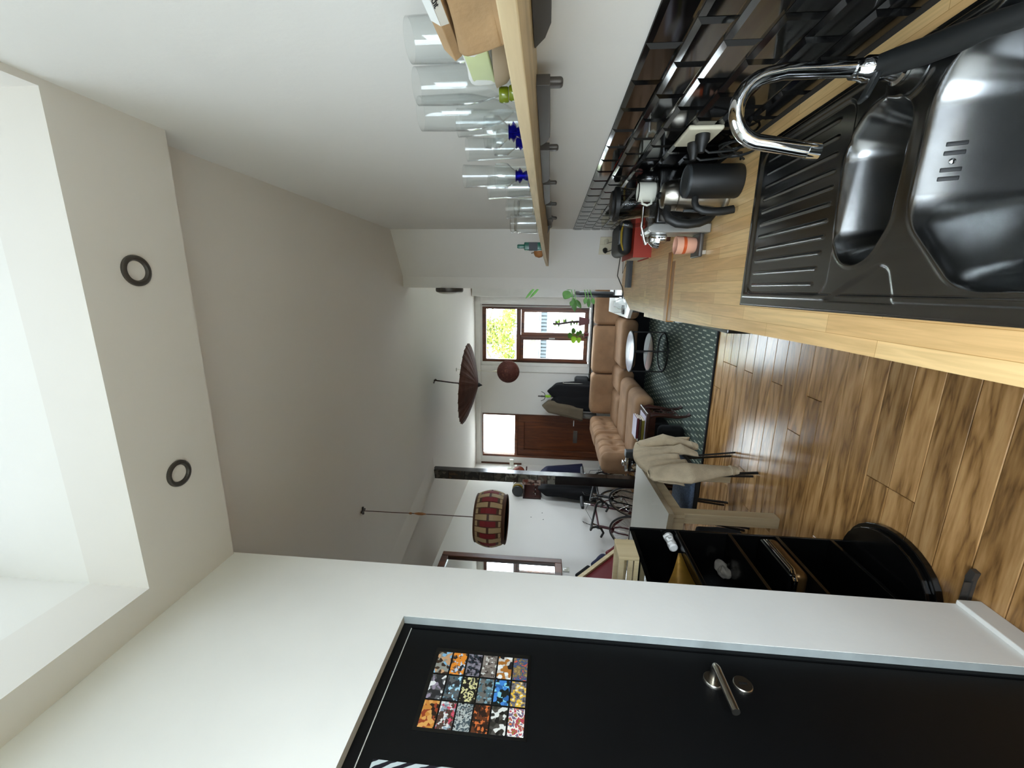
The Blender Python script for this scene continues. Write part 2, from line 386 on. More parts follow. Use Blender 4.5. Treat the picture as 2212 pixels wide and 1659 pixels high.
def build(name, mb, m, parent=None, smooth=False, bevel=0, local=False):
    """links one mesh object; geometry is given in world coordinates"""
    me = bpy.data.meshes.new(name); off = wloc(parent) if (parent and not local) else Vector((0, 0, 0))
    if parent is None and not local:
        xs = list(zip(*mb.v)); off = Vector(((min(xs[0]) + max(xs[0])) / 2, (min(xs[1]) + max(xs[1])) / 2, min(xs[2])))
    me.from_pydata([tuple(Vector(p) - off) for p in mb.v], [], mb.f); me.update()
    me.materials.append(M[m] if isinstance(m, str) else m)
    if smooth:
        me.polygons.foreach_set('use_smooth', [True] * len(me.polygons))
        if smooth != 'all': me.set_sharp_from_angle(angle=R(40))
    o = bpy.data.objects.new(name, me); COL.objects.link(o)
    if parent: o.parent = parent
    else: o.location = off
    if bevel:
        b = o.modifiers.new('bevel', 'BEVEL'); b.width = bevel; b.segments = 2; b.limit_method = 'ANGLE'; b.angle_limit = R(40)
    return o
def tag(o, label, cat, group=None, kind=None):
    o['label'] = label; o['category'] = cat
    if group: o['group'] = group
    if kind: o['kind'] = kind
    return o
def struct(name, mb, m, parent=None, bevel=0, smooth=False, label=None):
    o = build(name, mb, m, parent, smooth, bevel)
    if parent is None: o['kind'] = 'structure'
    if label: o['label'] = label
    return o
def sempty(name, loc, label=None):
    o = bpy.data.objects.new(name, None); COL.objects.link(o); o.location = loc; o['kind'] = 'structure'; o.empty_display_size = .1
    if label: o['label'] = label
    return o
def thing(name, loc, label, cat, group=None):
    o = bpy.data.objects.new(name, None); COL.objects.link(o); o.location = loc; o.empty_display_size = .05
    return tag(o, label, cat, group)
def solo(name, mb, m, label, cat, group=None, smooth=False, bevel=0):
    return tag(build(name, mb, m, None, smooth, bevel), label, cat, group)
def plist(o, label): o['label'] = label; return o
def text(name, s, size, m, parent, loc, rot, extrude=.0004):
    cu = bpy.data.curves.new(name, 'FONT'); cu.body = s; cu.size = size; cu.extrude = extrude
    t = bpy.data.objects.new(name, cu); COL.objects.link(t)
    dg = bpy.context.evaluated_depsgraph_get(); dg.update()
    me = bpy.data.meshes.new_from_object(t.evaluated_get(dg)); bpy.data.objects.remove(t)
    me.materials.clear(); me.materials.append(M[m])
    o = bpy.data.objects.new(name, me); COL.objects.link(o); o.parent = parent
    o.matrix_local = Matrix.Translation(Vector(loc) - wloc(parent)) @ rot
    return o
def arc(c, r, a0, a1, n, f):  # points of an arc, f maps (cos, sin) to 3D offset
    return [Vector(c) + Vector(f(r * math.cos(a0 + (a1 - a0) * i / n), r * math.sin(a0 + (a1 - a0) * i / n))) for i in range(n + 1)]
def copy_tree(o, parent=None):
    c = o.copy(); COL.objects.link(c); c.parent = parent
    for ch in [x for x in bpy.data.objects if x.parent == o]: copy_tree(ch, c)
    return c

# ================================================================== STRUCTURE
XR, XP, XL, YF, ZC, ZS = .485, -1.065, -3.45, 7.65, 2.92, 2.79
floor = struct('floor', MB().box(-3.6, -1.45, -.1, .85, 7.9, -.012), 'floor_joint', label='dark joint bed under the oak floor boards')
pl = {}
def plank(x0, x1, y0, y1):
    L_ = round(x1 - x0, 3)
    if L_ not in pl:
        h, w, e = L_ / 2 - .0015, (y1 - y0) / 2 - .0015, .002
        b = MB().add([(-h, -w, -.012), (h, -w, -.012), (h, w, -.012), (-h, w, -.012), (-h, -w, -.002), (h, -w, -.002), (h, w, -.002), (-h, w, -.002),
                      (-h + e, -w + e, 0), (h - e, -w + e, 0), (h - e, w - e, 0), (-h + e, w - e, 0)],
                     [(0, 1, 5, 4), (1, 2, 6, 5), (2, 3, 7, 6), (3, 0, 4, 7), (4, 5, 9, 8), (5, 6, 10, 9), (6, 7, 11, 10), (7, 4, 8, 11), (8, 9, 10, 11)])
        o = build('floor_plank', b, 'floor', floor, local=True); pl[L_] = o.data
    else:
        o = bpy.data.objects.new('floor_plank', pl[L_]); COL.objects.link(o); o.parent = floor
    o.location = Vector(((x0 + x1) / 2, (y0 + y1) / 2, 0)) - floor.location
y = 1.425 - .134 * 12
k = 0
while y < 7.6:
    y1 = y + .134
    xs = -3.45 if y > .8 else -1.06
    xe = .48 if y < 3.6 else .7
    cuts = [xs]; x = xs + round(random.choice([.4, .65, .9, 1.15, 1.4]), 2)
    while x < xe - .3: cuts.append(x); x += 1.45
    cuts.append(xe)
    for a, b_ in zip(cuts, cuts[1:]): plank(round(a, 3), round(b_, 3), y, y1)
    y = y1
struct('ceiling', MB().box(-3.6, .6, ZC, XP, 1.36, 3.02).box(-3.6, 1.36, ZC, .85, 7.9, 3.02), 'ceil')
SX0, SX1, SY0, SY1, SZ1 = -.95, .466, -1.25, 1.02, 3.42
struct('ceiling_soffit', MB().box(XP, -1.3, ZS, SX0, 1.36, 3.0).box(SX1, -1.3, ZS, .6, 1.36, 3.0).box(SX0, SY1, ZS, SX1, 1.36, 3.0).box(SX0, -1.3, ZS, SX1, SY0, 3.0), 'ceil')
struct('trim_skylight', MB().box(SX0 - .05, SY0 - .05, 3.0, SX0, SY1 + .05, SZ1).box(SX1, SY0 - .05, 3.0, SX1 + .05, SY1 + .05, SZ1)
       .box(SX0, SY1, 3.0, SX1, SY1 + .05, SZ1).box(SX0, SY0 - .05, 3.0, SX1, SY0, SZ1), 'wall', label='white plastered shaft up to the skylight')
w2 = struct('window_2', MB().box(SX0 - .05, SY0 - .05, SZ1, SX0 + .03, SY1 + .05, SZ1 + .04).box(SX1 - .03, SY0 - .05, SZ1, SX1 + .05, SY1 + .05, SZ1 + .04)
       .box(SX0 + .03, SY1 - .03, SZ1, SX1 - .03, SY1 + .05, SZ1 + .04).box(SX0 + .03, SY0 - .05, SZ1, SX1 - .03, SY0 + .03, SZ1 + .04), 'white_wood', label='skylight frame above the kitchen')
build('pane', MB().box(SX0 + .03, SY0 + .03, SZ1 + .018, SX1 - .03, SY1 - .03, SZ1 + .022), 'skylight_glass', w2)
struct('wall_right', MB().box(XR, -.12, 0, .62, 3.6, ZC).box(XR, -1.3, 0, .62, -1.2, ZC).box(XR, -1.2, 0, .62, -.12, 1.05).box(XR, -1.2, 2.45, .62, -.12, ZC), 'wall')
w4 = struct('window_4_added', MB().box(.54, -1.2, 1.05, .60, -1.14, 2.45).box(.54, -.18, 1.05, .60, -.12, 2.45).box(.54, -1.14, 1.05, .60, -.18, 1.11).box(.54, -1.14, 2.39, .60, -.18, 2.45), 'white_wood', label='unseen kitchen window added beside the sink for light')  # unseen window, added to light the partition evenly
build('pane', MB().box(.567, -1.14, 1.11, .572, -.18, 2.39), 'pane', w4)
wr = bpy.data.objects['wall_right']
# black bevelled tiles in running bond
tm = {}
def tile(y0, y1, z0, z1):
    L_ = round(y1 - y0, 3)
    if L_ not in tm:
        h, w, e = L_ / 2 - .0008, (z1 - z0) / 2 - .0008, .011
        vs = []
        for xx, i in ((.006, 0), (0, 0), (-.0055, e)):
            vs += [(xx, -h + i, -w + i), (xx, h - i, -w + i), (xx, h - i, w - i), (xx, -h + i, w - i)]
        fs = [(8, 11, 10, 9)] + [(a * 4 + j, a * 4 + 4 + j, a * 4 + 4 + (j + 1) % 4, a * 4 + (j + 1) % 4) for a in (0, 1) for j in range(4)]
        o = build('tile', MB().add(vs, fs), 'tile', wr, local=True); tm[L_] = o.data
    else:
        o = bpy.data.objects.new('tile', tm[L_]); COL.objects.link(o); o.parent = wr
    o.location = Vector((.480, (y0 + y1) / 2, (z0 + z1) / 2)) - wr.location
for kk in range(6):
    z1 = 1.366 - .0748 * kk; z0 = z1 - .0748
    off = (.967 if kk % 2 == 0 else .892) - .15 * 8
    y = off
    while y < 3.6:
        if 3.6 - y > .02 and y > -.1: tile(round(y, 3), round(min(y + .15, 3.598), 3), z0, z1)
        y += .15
o = build('grout', MB().box(.4815, -.1, .9, XR + .001, 3.6, 1.3655), 'grout', wr)
struct('wall_corner', MB().prism([(XR, 3.6), (.10, 3.86), (0, 3.86), (0, 4.02), (.85, 4.02), (.85, 3.6)], 0, ZC), 'wall', label='angled white wall return at the end of the kitchen')
struct('wall_living_right', MB().box(.7, 4.02, 0, .85, 4.3, ZC).box(.7, 5.6, 0, .85, YF + .2, ZC).box(.7, 4.3, 0, .85, 5.6, 1.0).box(.7, 4.3, 2.3, .85, 5.6, ZC), 'wall')
w3 = struct('window_3_added', MB().box(.74, 4.3, 1.0, .80, 4.36, 2.3).box(.74, 5.54, 1.0, .80, 5.6, 2.3).box(.74, 4.36, 2.24, .80, 5.54, 2.3).box(.74, 4.36, 1.0, .80, 5.54, 1.06), 'brown_wood', label='unseen brown window added in the living room side wall for light')  # unseen window, added to light the living room from the right
build('pane', MB().box(.765, 4.36, 1.06, .77, 5.54, 2.24), 'pane', w3)
struct('wall_left', MB().box(XL - .15, .6, 0, XL, YF + .2, ZC), 'wall')
struct('wall_left_back', MB().box(XL, .6, 0, -1.19, .8, ZC), 'wall')
struct('wall_back', MB().box(-1.3, -1.45, 0, -.9, -1.3, ZC).box(.3, -1.45, 0, .62, -1.3, ZC).box(-.9, -1.45, 0, .3, -1.3, .9).box(-.9, -1.45, 2.5, .3, -1.3, ZC), 'wall')
w5 = struct('window_5_added', MB().box(-.9, -1.42, .9, -.84, -1.36, 2.5).box(.24, -1.42, .9, .3, -1.36, 2.5).box(-.84, -1.42, .9, .24, -1.36, .96).box(-.84, -1.42, 2.44, .24, -1.36, 2.5), 'white_wood', label='unseen kitchen window added in the back wall for light')  # unseen window, added as fill for counter and floor
build('pane', MB().box(-.84, -1.395, .96, .24, -1.39, 2.44), 'pane', w5)
DY0, DY1, DZ = .27, 1.115, 1.99
wp = struct('wall_partition', MB().box(-1.19, DY1, 0, XP, 1.368, 2.93).box(-1.19, DY0, DZ, XP, DY1, 2.93).box(-1.19, -1.3, 0, XP, DY0, 2.93), 'wall_rough')
# far wall with window and front door openings
WX0, WX1, WZ0, WZ1 = -1.36, -.32, .78, 2.80
DX0, DX1, DZ1 = -3.29, -2.39, 2.79
struct('wall_far', MB().box(XL, YF, 0, DX0, 7.85, ZC).box(DX0, YF, DZ1, DX1, 7.85, ZC).box(DX1, YF, 0, WX0, 7.85, ZC)
       .box(WX0, YF, 0, WX1, 7.85, WZ0).box(WX0, YF, WZ1, WX1, 7.85, ZC).box(WX1, YF, 0, .7, 7.85, ZC), 'wall')
struct('trim_1', MB().box(XL, YF - .03, 2.815, -.14, YF, ZC), 'white_wood', label='white board along the top of the far wall', bevel=.004)
struct('trim_2', MB().box(-.285, YF - .035, .72, -.14, YF, 2.815), 'white_wood', label='white casing board on the window side', bevel=.004)
struct('trim_3', MB().box(-1.54, YF - .025, .76, -1.425, YF, 2.815), 'white_wood', label='flat white casing board left of the window', bevel=.004)
struct('trim_4', MB().box(-1.60, YF - .10, .735, -.20, YF, .765), 'black_gloss', label='dark narrow sill shelf below the window', bevel=.004)
struct('trim_5', MB().box(XL, YF - .02, 2.0, XL + .03, YF, 2.815).box(-.30, YF - .05, 1.15, -.285, YF - .02, 2.78), 'brown_wood', label='slim brown rod beside the window')
# window 1
w1 = sempty('window_1', (-.84, YF, .78), 'brown wooden window with top light and two lower panes')
fy0, fy1 = YF + .02, YF + .09
build('reveal', MB().box(-1.42, YF - .02, .79, -1.36, YF + .12, 2.80).box(-.325, YF - .01, .79, -.31, YF + .12, 2.80).box(-1.36, YF - .005, 2.785, -.325, YF + .12, 2.80), 'white_wood', w1)
build('window_frame', MB().box(-1.36, fy0, .80, -1.31, fy1, 2.785).box(-.37, fy0, .80, -.325, fy1, 2.785).box(-1.31, fy0, 2.715, -.37, fy1, 2.785)
      .box(-1.31, fy0, .80, -.37, fy1, .87), 'brown_wood', w1, bevel=.005)
build('transom_bar', MB().box(-1.31, fy0 - .01, 2.06, -.37, fy1, 2.14), 'brown_wood_x', w1, bevel=.005)
build('mullion', MB().box(-.90, fy0 - .01, .87, -.84, fy1, 2.06), 'brown_wood', w1, bevel=.005)
def sash(x0, x1, z0, z1, nm, t=.055):
    s_ = build(nm, MB().box(x0, fy0 - .015, z0, x0 + t, fy1 - .02, z1).box(x1 - t, fy0 - .015, z0, x1, fy1 - .02, z1)
               .box(x0 + t, fy0 - .015, z1 - t, x1 - t, fy1 - .02, z1).box(x0 + t, fy0 - .015, z0, x1 - t, fy1 - .02, z0 + t), 'brown_wood', w1, bevel=.006)
    build('pane', MB().box(x0 + t, fy0 + .02, z0 + t, x1 - t, fy0 + .025, z1 - t), 'pane', s_)
    return s_
ls = sash(-1.335, -.875, .83, 2.06, 'sash'); sash(-.845, -.36, .83, 2.05, 'sash')
build('latch', MB().box(-.905, fy0 - .035, 1.42, -.885, fy0 - .015, 1.53), 'satin', ls)
build('pane', MB().box(-1.31, fy0 + .03, 2.14, -.37, fy0 + .035, 2.715), 'pane', w1)
# front door
d1 = sempty('door_1', (-2.84, YF, 0), 'brown wooden front door with glazed light above')
build('door_frame', MB().box(DX0, YF - .01, 0, DX0 + .045, YF + .1, DZ1).box(DX1 - .03, YF - .01, 0, DX1, YF + .1, DZ1).box(DX0 + .045, YF - .01, DZ1 - .02, DX1 - .03, YF + .1, DZ1)
      .box(DX0 + .045, YF - .015, 2.09, DX1 - .03, YF + .1, 2.145), 'brown_wood', d1, bevel=.004)
build('door_leaf', MB().box(DX0 + .045, YF + .01, .01, DX0 + .165, YF + .06, 2.09).box(DX1 - .16, YF + .01, .01, DX1 - .03, YF + .06, 2.09)
      .box(DX0 + .165, YF + .01, 1.96, DX1 - .16, YF + .06, 2.09).box(DX0 + .165, YF + .01, .01, DX1 - .16, YF + .06, .2).box(DX0 + .165, YF + .03, .2, DX1 - .16, YF + .055, 1.96), 'door_wood', d1, bevel=.006)
build('pane', MB().box(DX0 + .045, YF + .04, 2.145, DX1 - .03, YF + .045, DZ1 - .02), 'pane', d1)
build('letter_plate', MB().box(-2.95, YF + .02, .915, -2.70, YF + .032, .995), 'satin', d1, bevel=.003)
build('handle', MB().bar((-2.47, YF + .01, 1.0), (-2.47, YF - .04, 1.0), .016, .016).bar((-2.47, YF - .04, 1.0), (-2.58, YF - .04, 1.0), .016, .016), 'chrome', d1)
# white cupboard wall in front of the window corner
cw = struct('wall_cupboard', MB().box(-.137, 7.3, 0, .7, 7.62, 2.915), 'white_wood', label='white built-in cupboard beside the window', bevel=.004)
for z0, z1 in ((2.24, 2.74), (.3, 2.2)):
    build('panel', MB().box(-.09, 7.292, z0, .3, 7.302, z1).box(-.075, 7.286, z0 + .015, .285, 7.293, z1 - .015), 'white_wood', cw)
# black kitchen door in the partition
d2 = sempty('door_2', (-1.10, .69, 0), 'black flush kitchen door with steel lever')
XD = -1.098
build('door_frame', MB().box(-1.15, DY0, 0, XD + .004, DY0 + .02, DZ).box(-1.15, DY1 - .012, 0, XD + .004, DY1, DZ).box(-1.15, DY0 + .02, DZ - .028, XD + .004, DY1 - .012, DZ), 'black_door', d2)
leaf = build('door_leaf', MB().box(-1.14, DY0 + .022, .01, XD, DY1 - .014, DZ - .031), 'black_door', d2, bevel=.002)
build('door_gap', MB().box(-1.139, DY0 + .022, DZ - .0305, XD + .001, DY1 - .014, DZ - .0285), 'white_wood', d2)
hz, hy = 1.035, 1.005
lev = build('handle_rose', MB().lathe([(.027, 0), (.027, .006), (.025, .009)], (XD, hy, hz), 28, 'x'), 'satin', leaf, smooth=True)
build('handle', MB().tube([(XD + .008, hy, hz), (XD + .045, hy, hz), (XD + .054, hy - .003, hz), (XD + .058, hy - .012, hz), (XD + .058, hy - .135, hz)], .0105, 14), 'satin', leaf, smooth=True)
es = build('key_rose', MB().lathe([(.026, 0), (.026, .006), (.024, .008)], (XD, 1.0, .955), 28, 'x'), 'satin', leaf, smooth=True)
build('keyhole', MB().box(XD + .004, .997, .944, XD + .0085, 1.003, .966), 'black_matt', leaf)
struct('trim_8', MB().box(XD + .005, DY1 - .0015, .0, XP - .0015, DY1 - .0002, DZ - .001), 'grey_reveal', label='grey overlay strip on the black door reveal')  # thin grey overlay, darker than the wall plaster
# skirting, scuffed plaster edge
struct('baseboard_left', MB().box(XP, -1.3, 0, -1.047, DY0 - .02, .08).box(XP, DY1 + .02, 0, -1.047, 1.368, .08), 'white_wood', bevel=.004)
# pillar with stuck-on posters
pil = struct('pillar', MB().prism([(-2.315, 4.6), (-2.2, 4.6), (-2.2, 4.71), (-2.315, 4.71)], 0, ZC), 'black_gloss', label='slim post covered with posters', bevel=.004)
pz = [2.9, 2.72, 2.52, 2.34, 2.16, 2.02, 1.86, 1.72, 1.62, 1.50, 1.40]
pc = [['#3b3833', '#5b564d', '#26231f'], ['#2c2118', '#4d3823', '#1c1712'], ['#1c1a19', '#312c28', '#45403b'], ['#2c2a28', '#55524c', '#3a3835'], ['#403b33', '#5d584d', '#35332d'],
      ['#8d8a82', '#3a2a28', '#55544a'], ['#6f6c60', '#58564d', '#7d7a6d'], ['#74736a', '#56554c', '#8a8980'], ['#6b5a50', '#7d7b73', '#4a3838'], ['#8c8c84', '#55554f', '#a3a39b']]
for i, (a, b_) in enumerate(zip(pz, pz[1:])):
    build('poster', MB().box(-2.312, 4.596, b_ + .004, -2.203, 4.5995, a - .004), patchmat('pillar_print_%d' % i, pc[i], 22, i, .35), pil)
build('poster', MB().box(-2.33, 4.585, 1.58, -2.265, 4.594, 1.80), patchmat('pillar_print_flap', ['#b28a7c', '#8a4b3c', '#cbb7ac', '#5a4038'], 26, 21, .4), pil)
struct('ceiling_wedge', MB().add([(-2.30, 4.62, 2.893), (-2.68, 3.0, 2.893), (-2.05, 4.62, ZC), (-2.43, 3.0, ZC), (-2.30, 4.62, ZC), (-2.68, 3.0, ZC)], [(0, 1, 3, 2), (1, 0, 4, 5), (0, 2, 4), (1, 5, 3)]), 'ceil', label='shallow ceiling wedge shaped to give a dark line from the post')  # wedge shaped so its steep side makes a dark shaded line

# ================================================================== KITCHEN
# spot lights in the soffit
def spot(x, y_, label):
    t = thing('recessed_spotlight', (x, y_, ZS - .006), label, 'ceiling light', 'spotlights in the lowered ceiling')
    build('bezel', MB().lathe([(.046, .006), (.045, 0), (.040, -.003), (.033, -.002), (.029, .004), (.0285, .02)], (x, y_, ZS - .006), 36, cap=False), 'dark_metal', t, smooth=True)
    build('lens', MB().lathe([(.0287, .010), (.02, .008), (.001, .007)], (x, y_, ZS - .006), 28), 'lens', t, smooth=True)
spot(.04, 1.175, 'round recessed spotlight nearer the tiled wall with dark rim'); spot(-.63, 1.19, 'round recessed spotlight nearer the black door with dark rim')
# worktops
def worktop(label, prisms, zt, th=.04):
    b = MB()
    for p in prisms: b.prism(p, zt - th, zt)
    return solo('worktop', b, 'counter', label, 'countertop', 'wooden worktops along the tiled wall')
near = worktop('light wooden stave worktop holding the steel sink', [
    [(-.122, -.6), (-.035, -.6), (-.035, 1.45), (-.131, 1.45), (-.124, .98), (-.122, .6)], [(.43, -.6), (.4812, -.6), (.4812, 1.45), (.43, 1.45)],
    [(-.035, -.6), (.43, -.6), (.43, .36), (-.035, .36)], [(-.131, 1.45), (.4812, 1.45), (.4812, 2.315), (-.157, 2.315)]], .9)
build('edge_strip', MB().prism([(-.158, 2.256), (.15, 2.256), (.15, 2.317), (-.158, 2.317)], .86, .9012), 'counter_edge', near)
mid = worktop('middle wooden worktop board beyond the amber edge strips', [[(-.165, 2.325), (.4812, 2.325), (.4812, 2.86), (-.172, 2.86)]], .903)
build('edge_strip', MB().prism([(-.166, 2.323), (.2, 2.323), (.2, 2.388), (-.166, 2.388)], .863, .9042), 'counter_edge', mid)
worktop('far wooden worktop end with slanted corner at the angled wall', [[(-.15, 2.862), (.48, 2.862), (.48, 3.595), (.10, 3.855), (.0, 3.855), (-.04, 3.76), (-.15, 3.40)]], .897)
# base units (barely seen under the worktop)
for y0, y1, lb in ((-.6, .55, 'black base cabinet under the big sink bowl'), (.56, 1.45, 'black base cabinet under the draining board'), (2.34, 2.85, 'black base cabinet under the middle worktop board')):
    t = thing('base_cabinet', (.2, (y0 + y1) / 2, 0), lb, 'cabinet', 'base cabinets under the worktop')
    build('body', MB().box(-.06, y0, .1, .478, y1, .66 if y1 < 1.5 else .855).box(-.02, y0, 0, .478, y1, .1), 'black_matt', t)
    dr = build('door', MB().box(-.085, y0 + .003, .105, -.062, y1 - .003, .85), 'black_gloss', t, bevel=.002)
    build('handle', MB().bar((-.105, y0 + .06, .78), (-.105, y0 + .2, .78), .01, .01).bar((-.105, y0 + .07, .78), (-.085, y0 + .07, .78), .008, .008).bar((-.105, y0 + .19, .78), (-.085, y0 + .19, .78), .008, .008), 'satin', dr)
t = thing('dishwasher', (.1, 1.9, 0), 'black dishwasher standing slightly proud below the worktop', 'dishwasher')
build('body', MB().box(-.14, 1.46, .02, .478, 2.32, .855), 'black_matt', t)
build('door', MB().box(-.16, 1.66, .1, -.142, 2.30, .85), 'black_gloss', t, bevel=.004)
build('side_panel', MB().box(-.168, 2.302, .02, -.06, 2.322, .855), 'white_wood', t)
t = thing('base_cabinet', (.25, 3.2, 0), 'black base cabinet under the far worktop end', 'cabinet', 'base cabinets under the worktop')
build('body', MB().prism([(-.08, 2.87), (.478, 2.87), (.478, 3.59), (.1, 3.84), (.02, 3.8), (-.08, 3.4)], .02, .852), 'black_matt', t)
build('door', MB().box(-.1, 2.88, .08, -.082, 3.38, .85), 'black_gloss', t, bevel=.002)

# ---- sink as one pressed steel sheet
def rrect(x, y_, cx, cy, hx, hy, r):
    dx = abs(x - cx) - hx + r; dy = abs(y_ - cy) - hy + r
    return math.hypot(max(dx, 0), max(dy, 0)) + min(max(dx, dy), 0) - r
def sstep(a, b, t):
    t = min(1, max(0, (t - a) / (b - a))); return t * t * (3 - 2 * t)
def poly_sd(x, y_, P):
    d = 1e9; s = 1; n = len(P)
    for i in range(n):
        ax, ay = P[i]; bx, by = P[i - 1]
        ex, ey = bx - ax, by - ay; wx, wy = x - ax, y_ - ay
        h = min(1, max(0, (wx * ex + wy * ey) / (ex * ex + ey * ey)))
        d = min(d, math.hypot(wx - ex * h, wy - ey * h))
        if ((y_ >= ay) != (y_ >= by)) and (x < ex * (y_ - ay) / ey + ax): s = -s
    return s * d
SKX0, SKX1, SKY0, SKY1 = -.043, .437, .40, 1.462
BIG = [(.10, .50), (.33, .50), (.33, .70), (.30, .745), (.17, .748), (.10, .68)]
SML = [(.125, .965), (.15, .95), (.295, .945), (.30, .965), (.28, .985), (.14, .975)]
WEDGE = [(-.12, .82), (.025, .885), (-.0, .94), (-.12, 1.16)]
def sink_z(x, y_):
    e = min(x - SKX0, SKX1 - x, y_ - SKY0, SKY1 - y_)
    z = .9015 + .0025 * sstep(0, .004, e)
    # raised inner edge then shallow tray
    fr = min(x - (SKX0 + .028), (SKX1 - .012) - x, y_ - SKY0 + .1, (SKY1 - .016) - y_)
    z += .0035 * sstep(-.004, 0, fr) * (1 - .9 * sstep(.006, .013, fr))
    # draining board
    d = rrect(x, y_, .201, 1.235, .205, .195, .035)
    if d < .012:
        z -= .0045 * sstep(.006, -.004, d)
        if d < -.012 and 1.075 < y_ < 1.405:
            u = (x - .2) / .036 + .5; f = u - math.floor(u)
            yl = 1.075 + .018 * abs((x - .2) / .2) ** 2
            k_ = math.exp(-((f - .5) / .075) ** 2) * sstep(yl, yl + .008, y_) * sstep(1.412, 1.40, y_)
            g = math.exp(-((f - .83) / .09) ** 2) * sstep(yl, yl + .01, y_) * sstep(1.40, 1.39, y_)
            z += .0034 * k_
    # pressed wedge between the bowls
    if y_ < 1.2 and x < .1:
        w = poly_sd(x, y_, WEDGE); z -= .0032 * sstep(.005, -.004, w - .026) * sstep(-.022, -.015, x) * 1.6
    # faucet base pressing
    f = math.hypot(x - .395, (y_ - .905)); z += .003 * sstep(.058, .050, f) - .003 * sstep(.046, .040, f)
    b = poly_sd(x, y_, BIG) - .095
    if b < .012: z += .0015 * math.exp(-((b - .004) / .004) ** 2); z -= .165 * sstep(.002, -.085, b) ** .8
    s = poly_sd(x, y_, SML) - .066
    if s < .012: z += .0015 * math.exp(-((s - .004) / .004) ** 2); z -= .12 * sstep(.002, -.066, s) ** .8
    return z
nx, ny = 230, 330
sb = MB(); vs = []
for j in range(ny + 1):
    for i in range(nx + 1):
        x = SKX0 + (SKX1 - SKX0) * i / nx; y_ = SKY0 + (SKY1 - SKY0) * j / ny
        vs.append((x, y_, sink_z(x, y_)))
fs = [(j * (nx + 1) + i, j * (nx + 1) + i + 1, (j + 1) * (nx + 1) + i + 1, (j + 1) * (nx + 1) + i) for j in range(ny) for i in range(nx)]
sb.add(vs, fs)
snk = thing('kitchen_sink', (.2, .93, .9), 'stainless steel sink with draining board and two bowls', 'sink')
so = build('basin', sb, 'steel', snk, smooth='all')
build('rim', MB().box(SKX0 - .001, SKY0 - .001, .9, SKX0 + .003, SKY1 + .001, .903).box(SKX1 - .003, SKY0, .9, SKX1 + .001, SKY1, .903).box(SKX0, SKY1 - .003, .9, SKX1, SKY1 + .001, .903), 'steel', snk)
build('drain', MB().lathe([(.040, .002), (.038, .006), (.033, .004), (.03, 0), (.012, -.001), (.001, .003)], (.21, .955, .786), 32, cap=False), 'chrome', snk, smooth=True)
def on_wall(x, zt):
    y_ = .70
    while sink_z(x, y_) < zt: y_ += .0005
    g = (sink_z(x, y_ + .002) - sink_z(x, y_ - .002)) / .004
    ty = Vector((0, 1, g)).normalized(); nz_ = Vector((1, 0, 0)).cross(ty)
    return Matrix(((1, ty.x, nz_.x, x), (0, ty.y, nz_.y, y_), (0, ty.z, nz_.z, sink_z(x, y_)), (0, 0, 0, 1)))
for xx in (.246, .232, .206, .192):
    build('overflow_slot', MB().rbox((-.0036, -.014, -.002), (.0036, .014, .0008), .0027).xf(on_wall(xx, .868)), 'black_matt', snk, smooth=True)
build('overflow_screw', MB().sphere((0, 0, 0), .005, 12, 8, 1, 1, .4).xf(on_wall(.219, .868)), 'chrome', snk, smooth=True)
# ---- faucet
fc = thing('kitchen_faucet', (.405, .93, .905), 'chrome gooseneck faucet at the back of the steel sink', 'faucet')
pts = [(.408, .93, .985), (.407, .93, 1.11), (.401, .93, 1.140)] + arc((.343, .93, 1.132), .058, R(12), R(165), 12, lambda a, b: (a, 0, b)) + [(.282, .93, 1.115), (.272, .93, 1.06), (.269, .93, 1.035)]
build('spout', MB().tube(pts, .0142, 20), 'chrome', fc, smooth=True)
build('aerator', MB().tube([(.2695, .93, 1.05), (.2672, .93, 1.028)], .0152, 20), 'chrome', fc, smooth=True)
build('valve_body', MB().lathe([(.027, 0), (.027, .005), (.021, .008), (.020, .03), (.0215, .034), (.0215, .065), (.018, .07), (.0165, .085)], (.406, .93, .905), 28), 'chrome', fc, smooth=True)
build('lever', MB().rbox((-.058, -.011, -.004), (.012, .011, .004), .0039).xf(Matrix.Translation((.392, .915, .955)) @ Matrix.Rotation(R(28), 4, 'Y') @ Matrix.Rotation(R(14), 4, 'Z')), 'black_rubber', fc, smooth=True)
hp = [(.408, .925, .948), (.402, .89, .938), (.395, .85, .928), (.387, .80, .922), (.379, .75, .917), (.371, .71, .905), (.364, .67, .89), (.36, .62, .865)]
solo('rubber_hose', MB().tube(hp, [.019, .021, .021, .0205, .0165, .0155, .0155, .0155], 16), 'black_rubber', 'black rubber hose lying across the sink bowl from the faucet', 'hose', smooth=True)
gl = thing('glass_bowl', (.30, .60, .745), 'clear glass bowl standing in the big sink bowl', 'bowl')
build('bowl', MB().lathe([(.03, .0), (.045, .01), (.066, .06), (.07, .115), (.0685, .115), (.064, .06), (.043, .013), (.001, .004)], (.30, .61, .7465), 40), 'glass', gl, smooth=True)

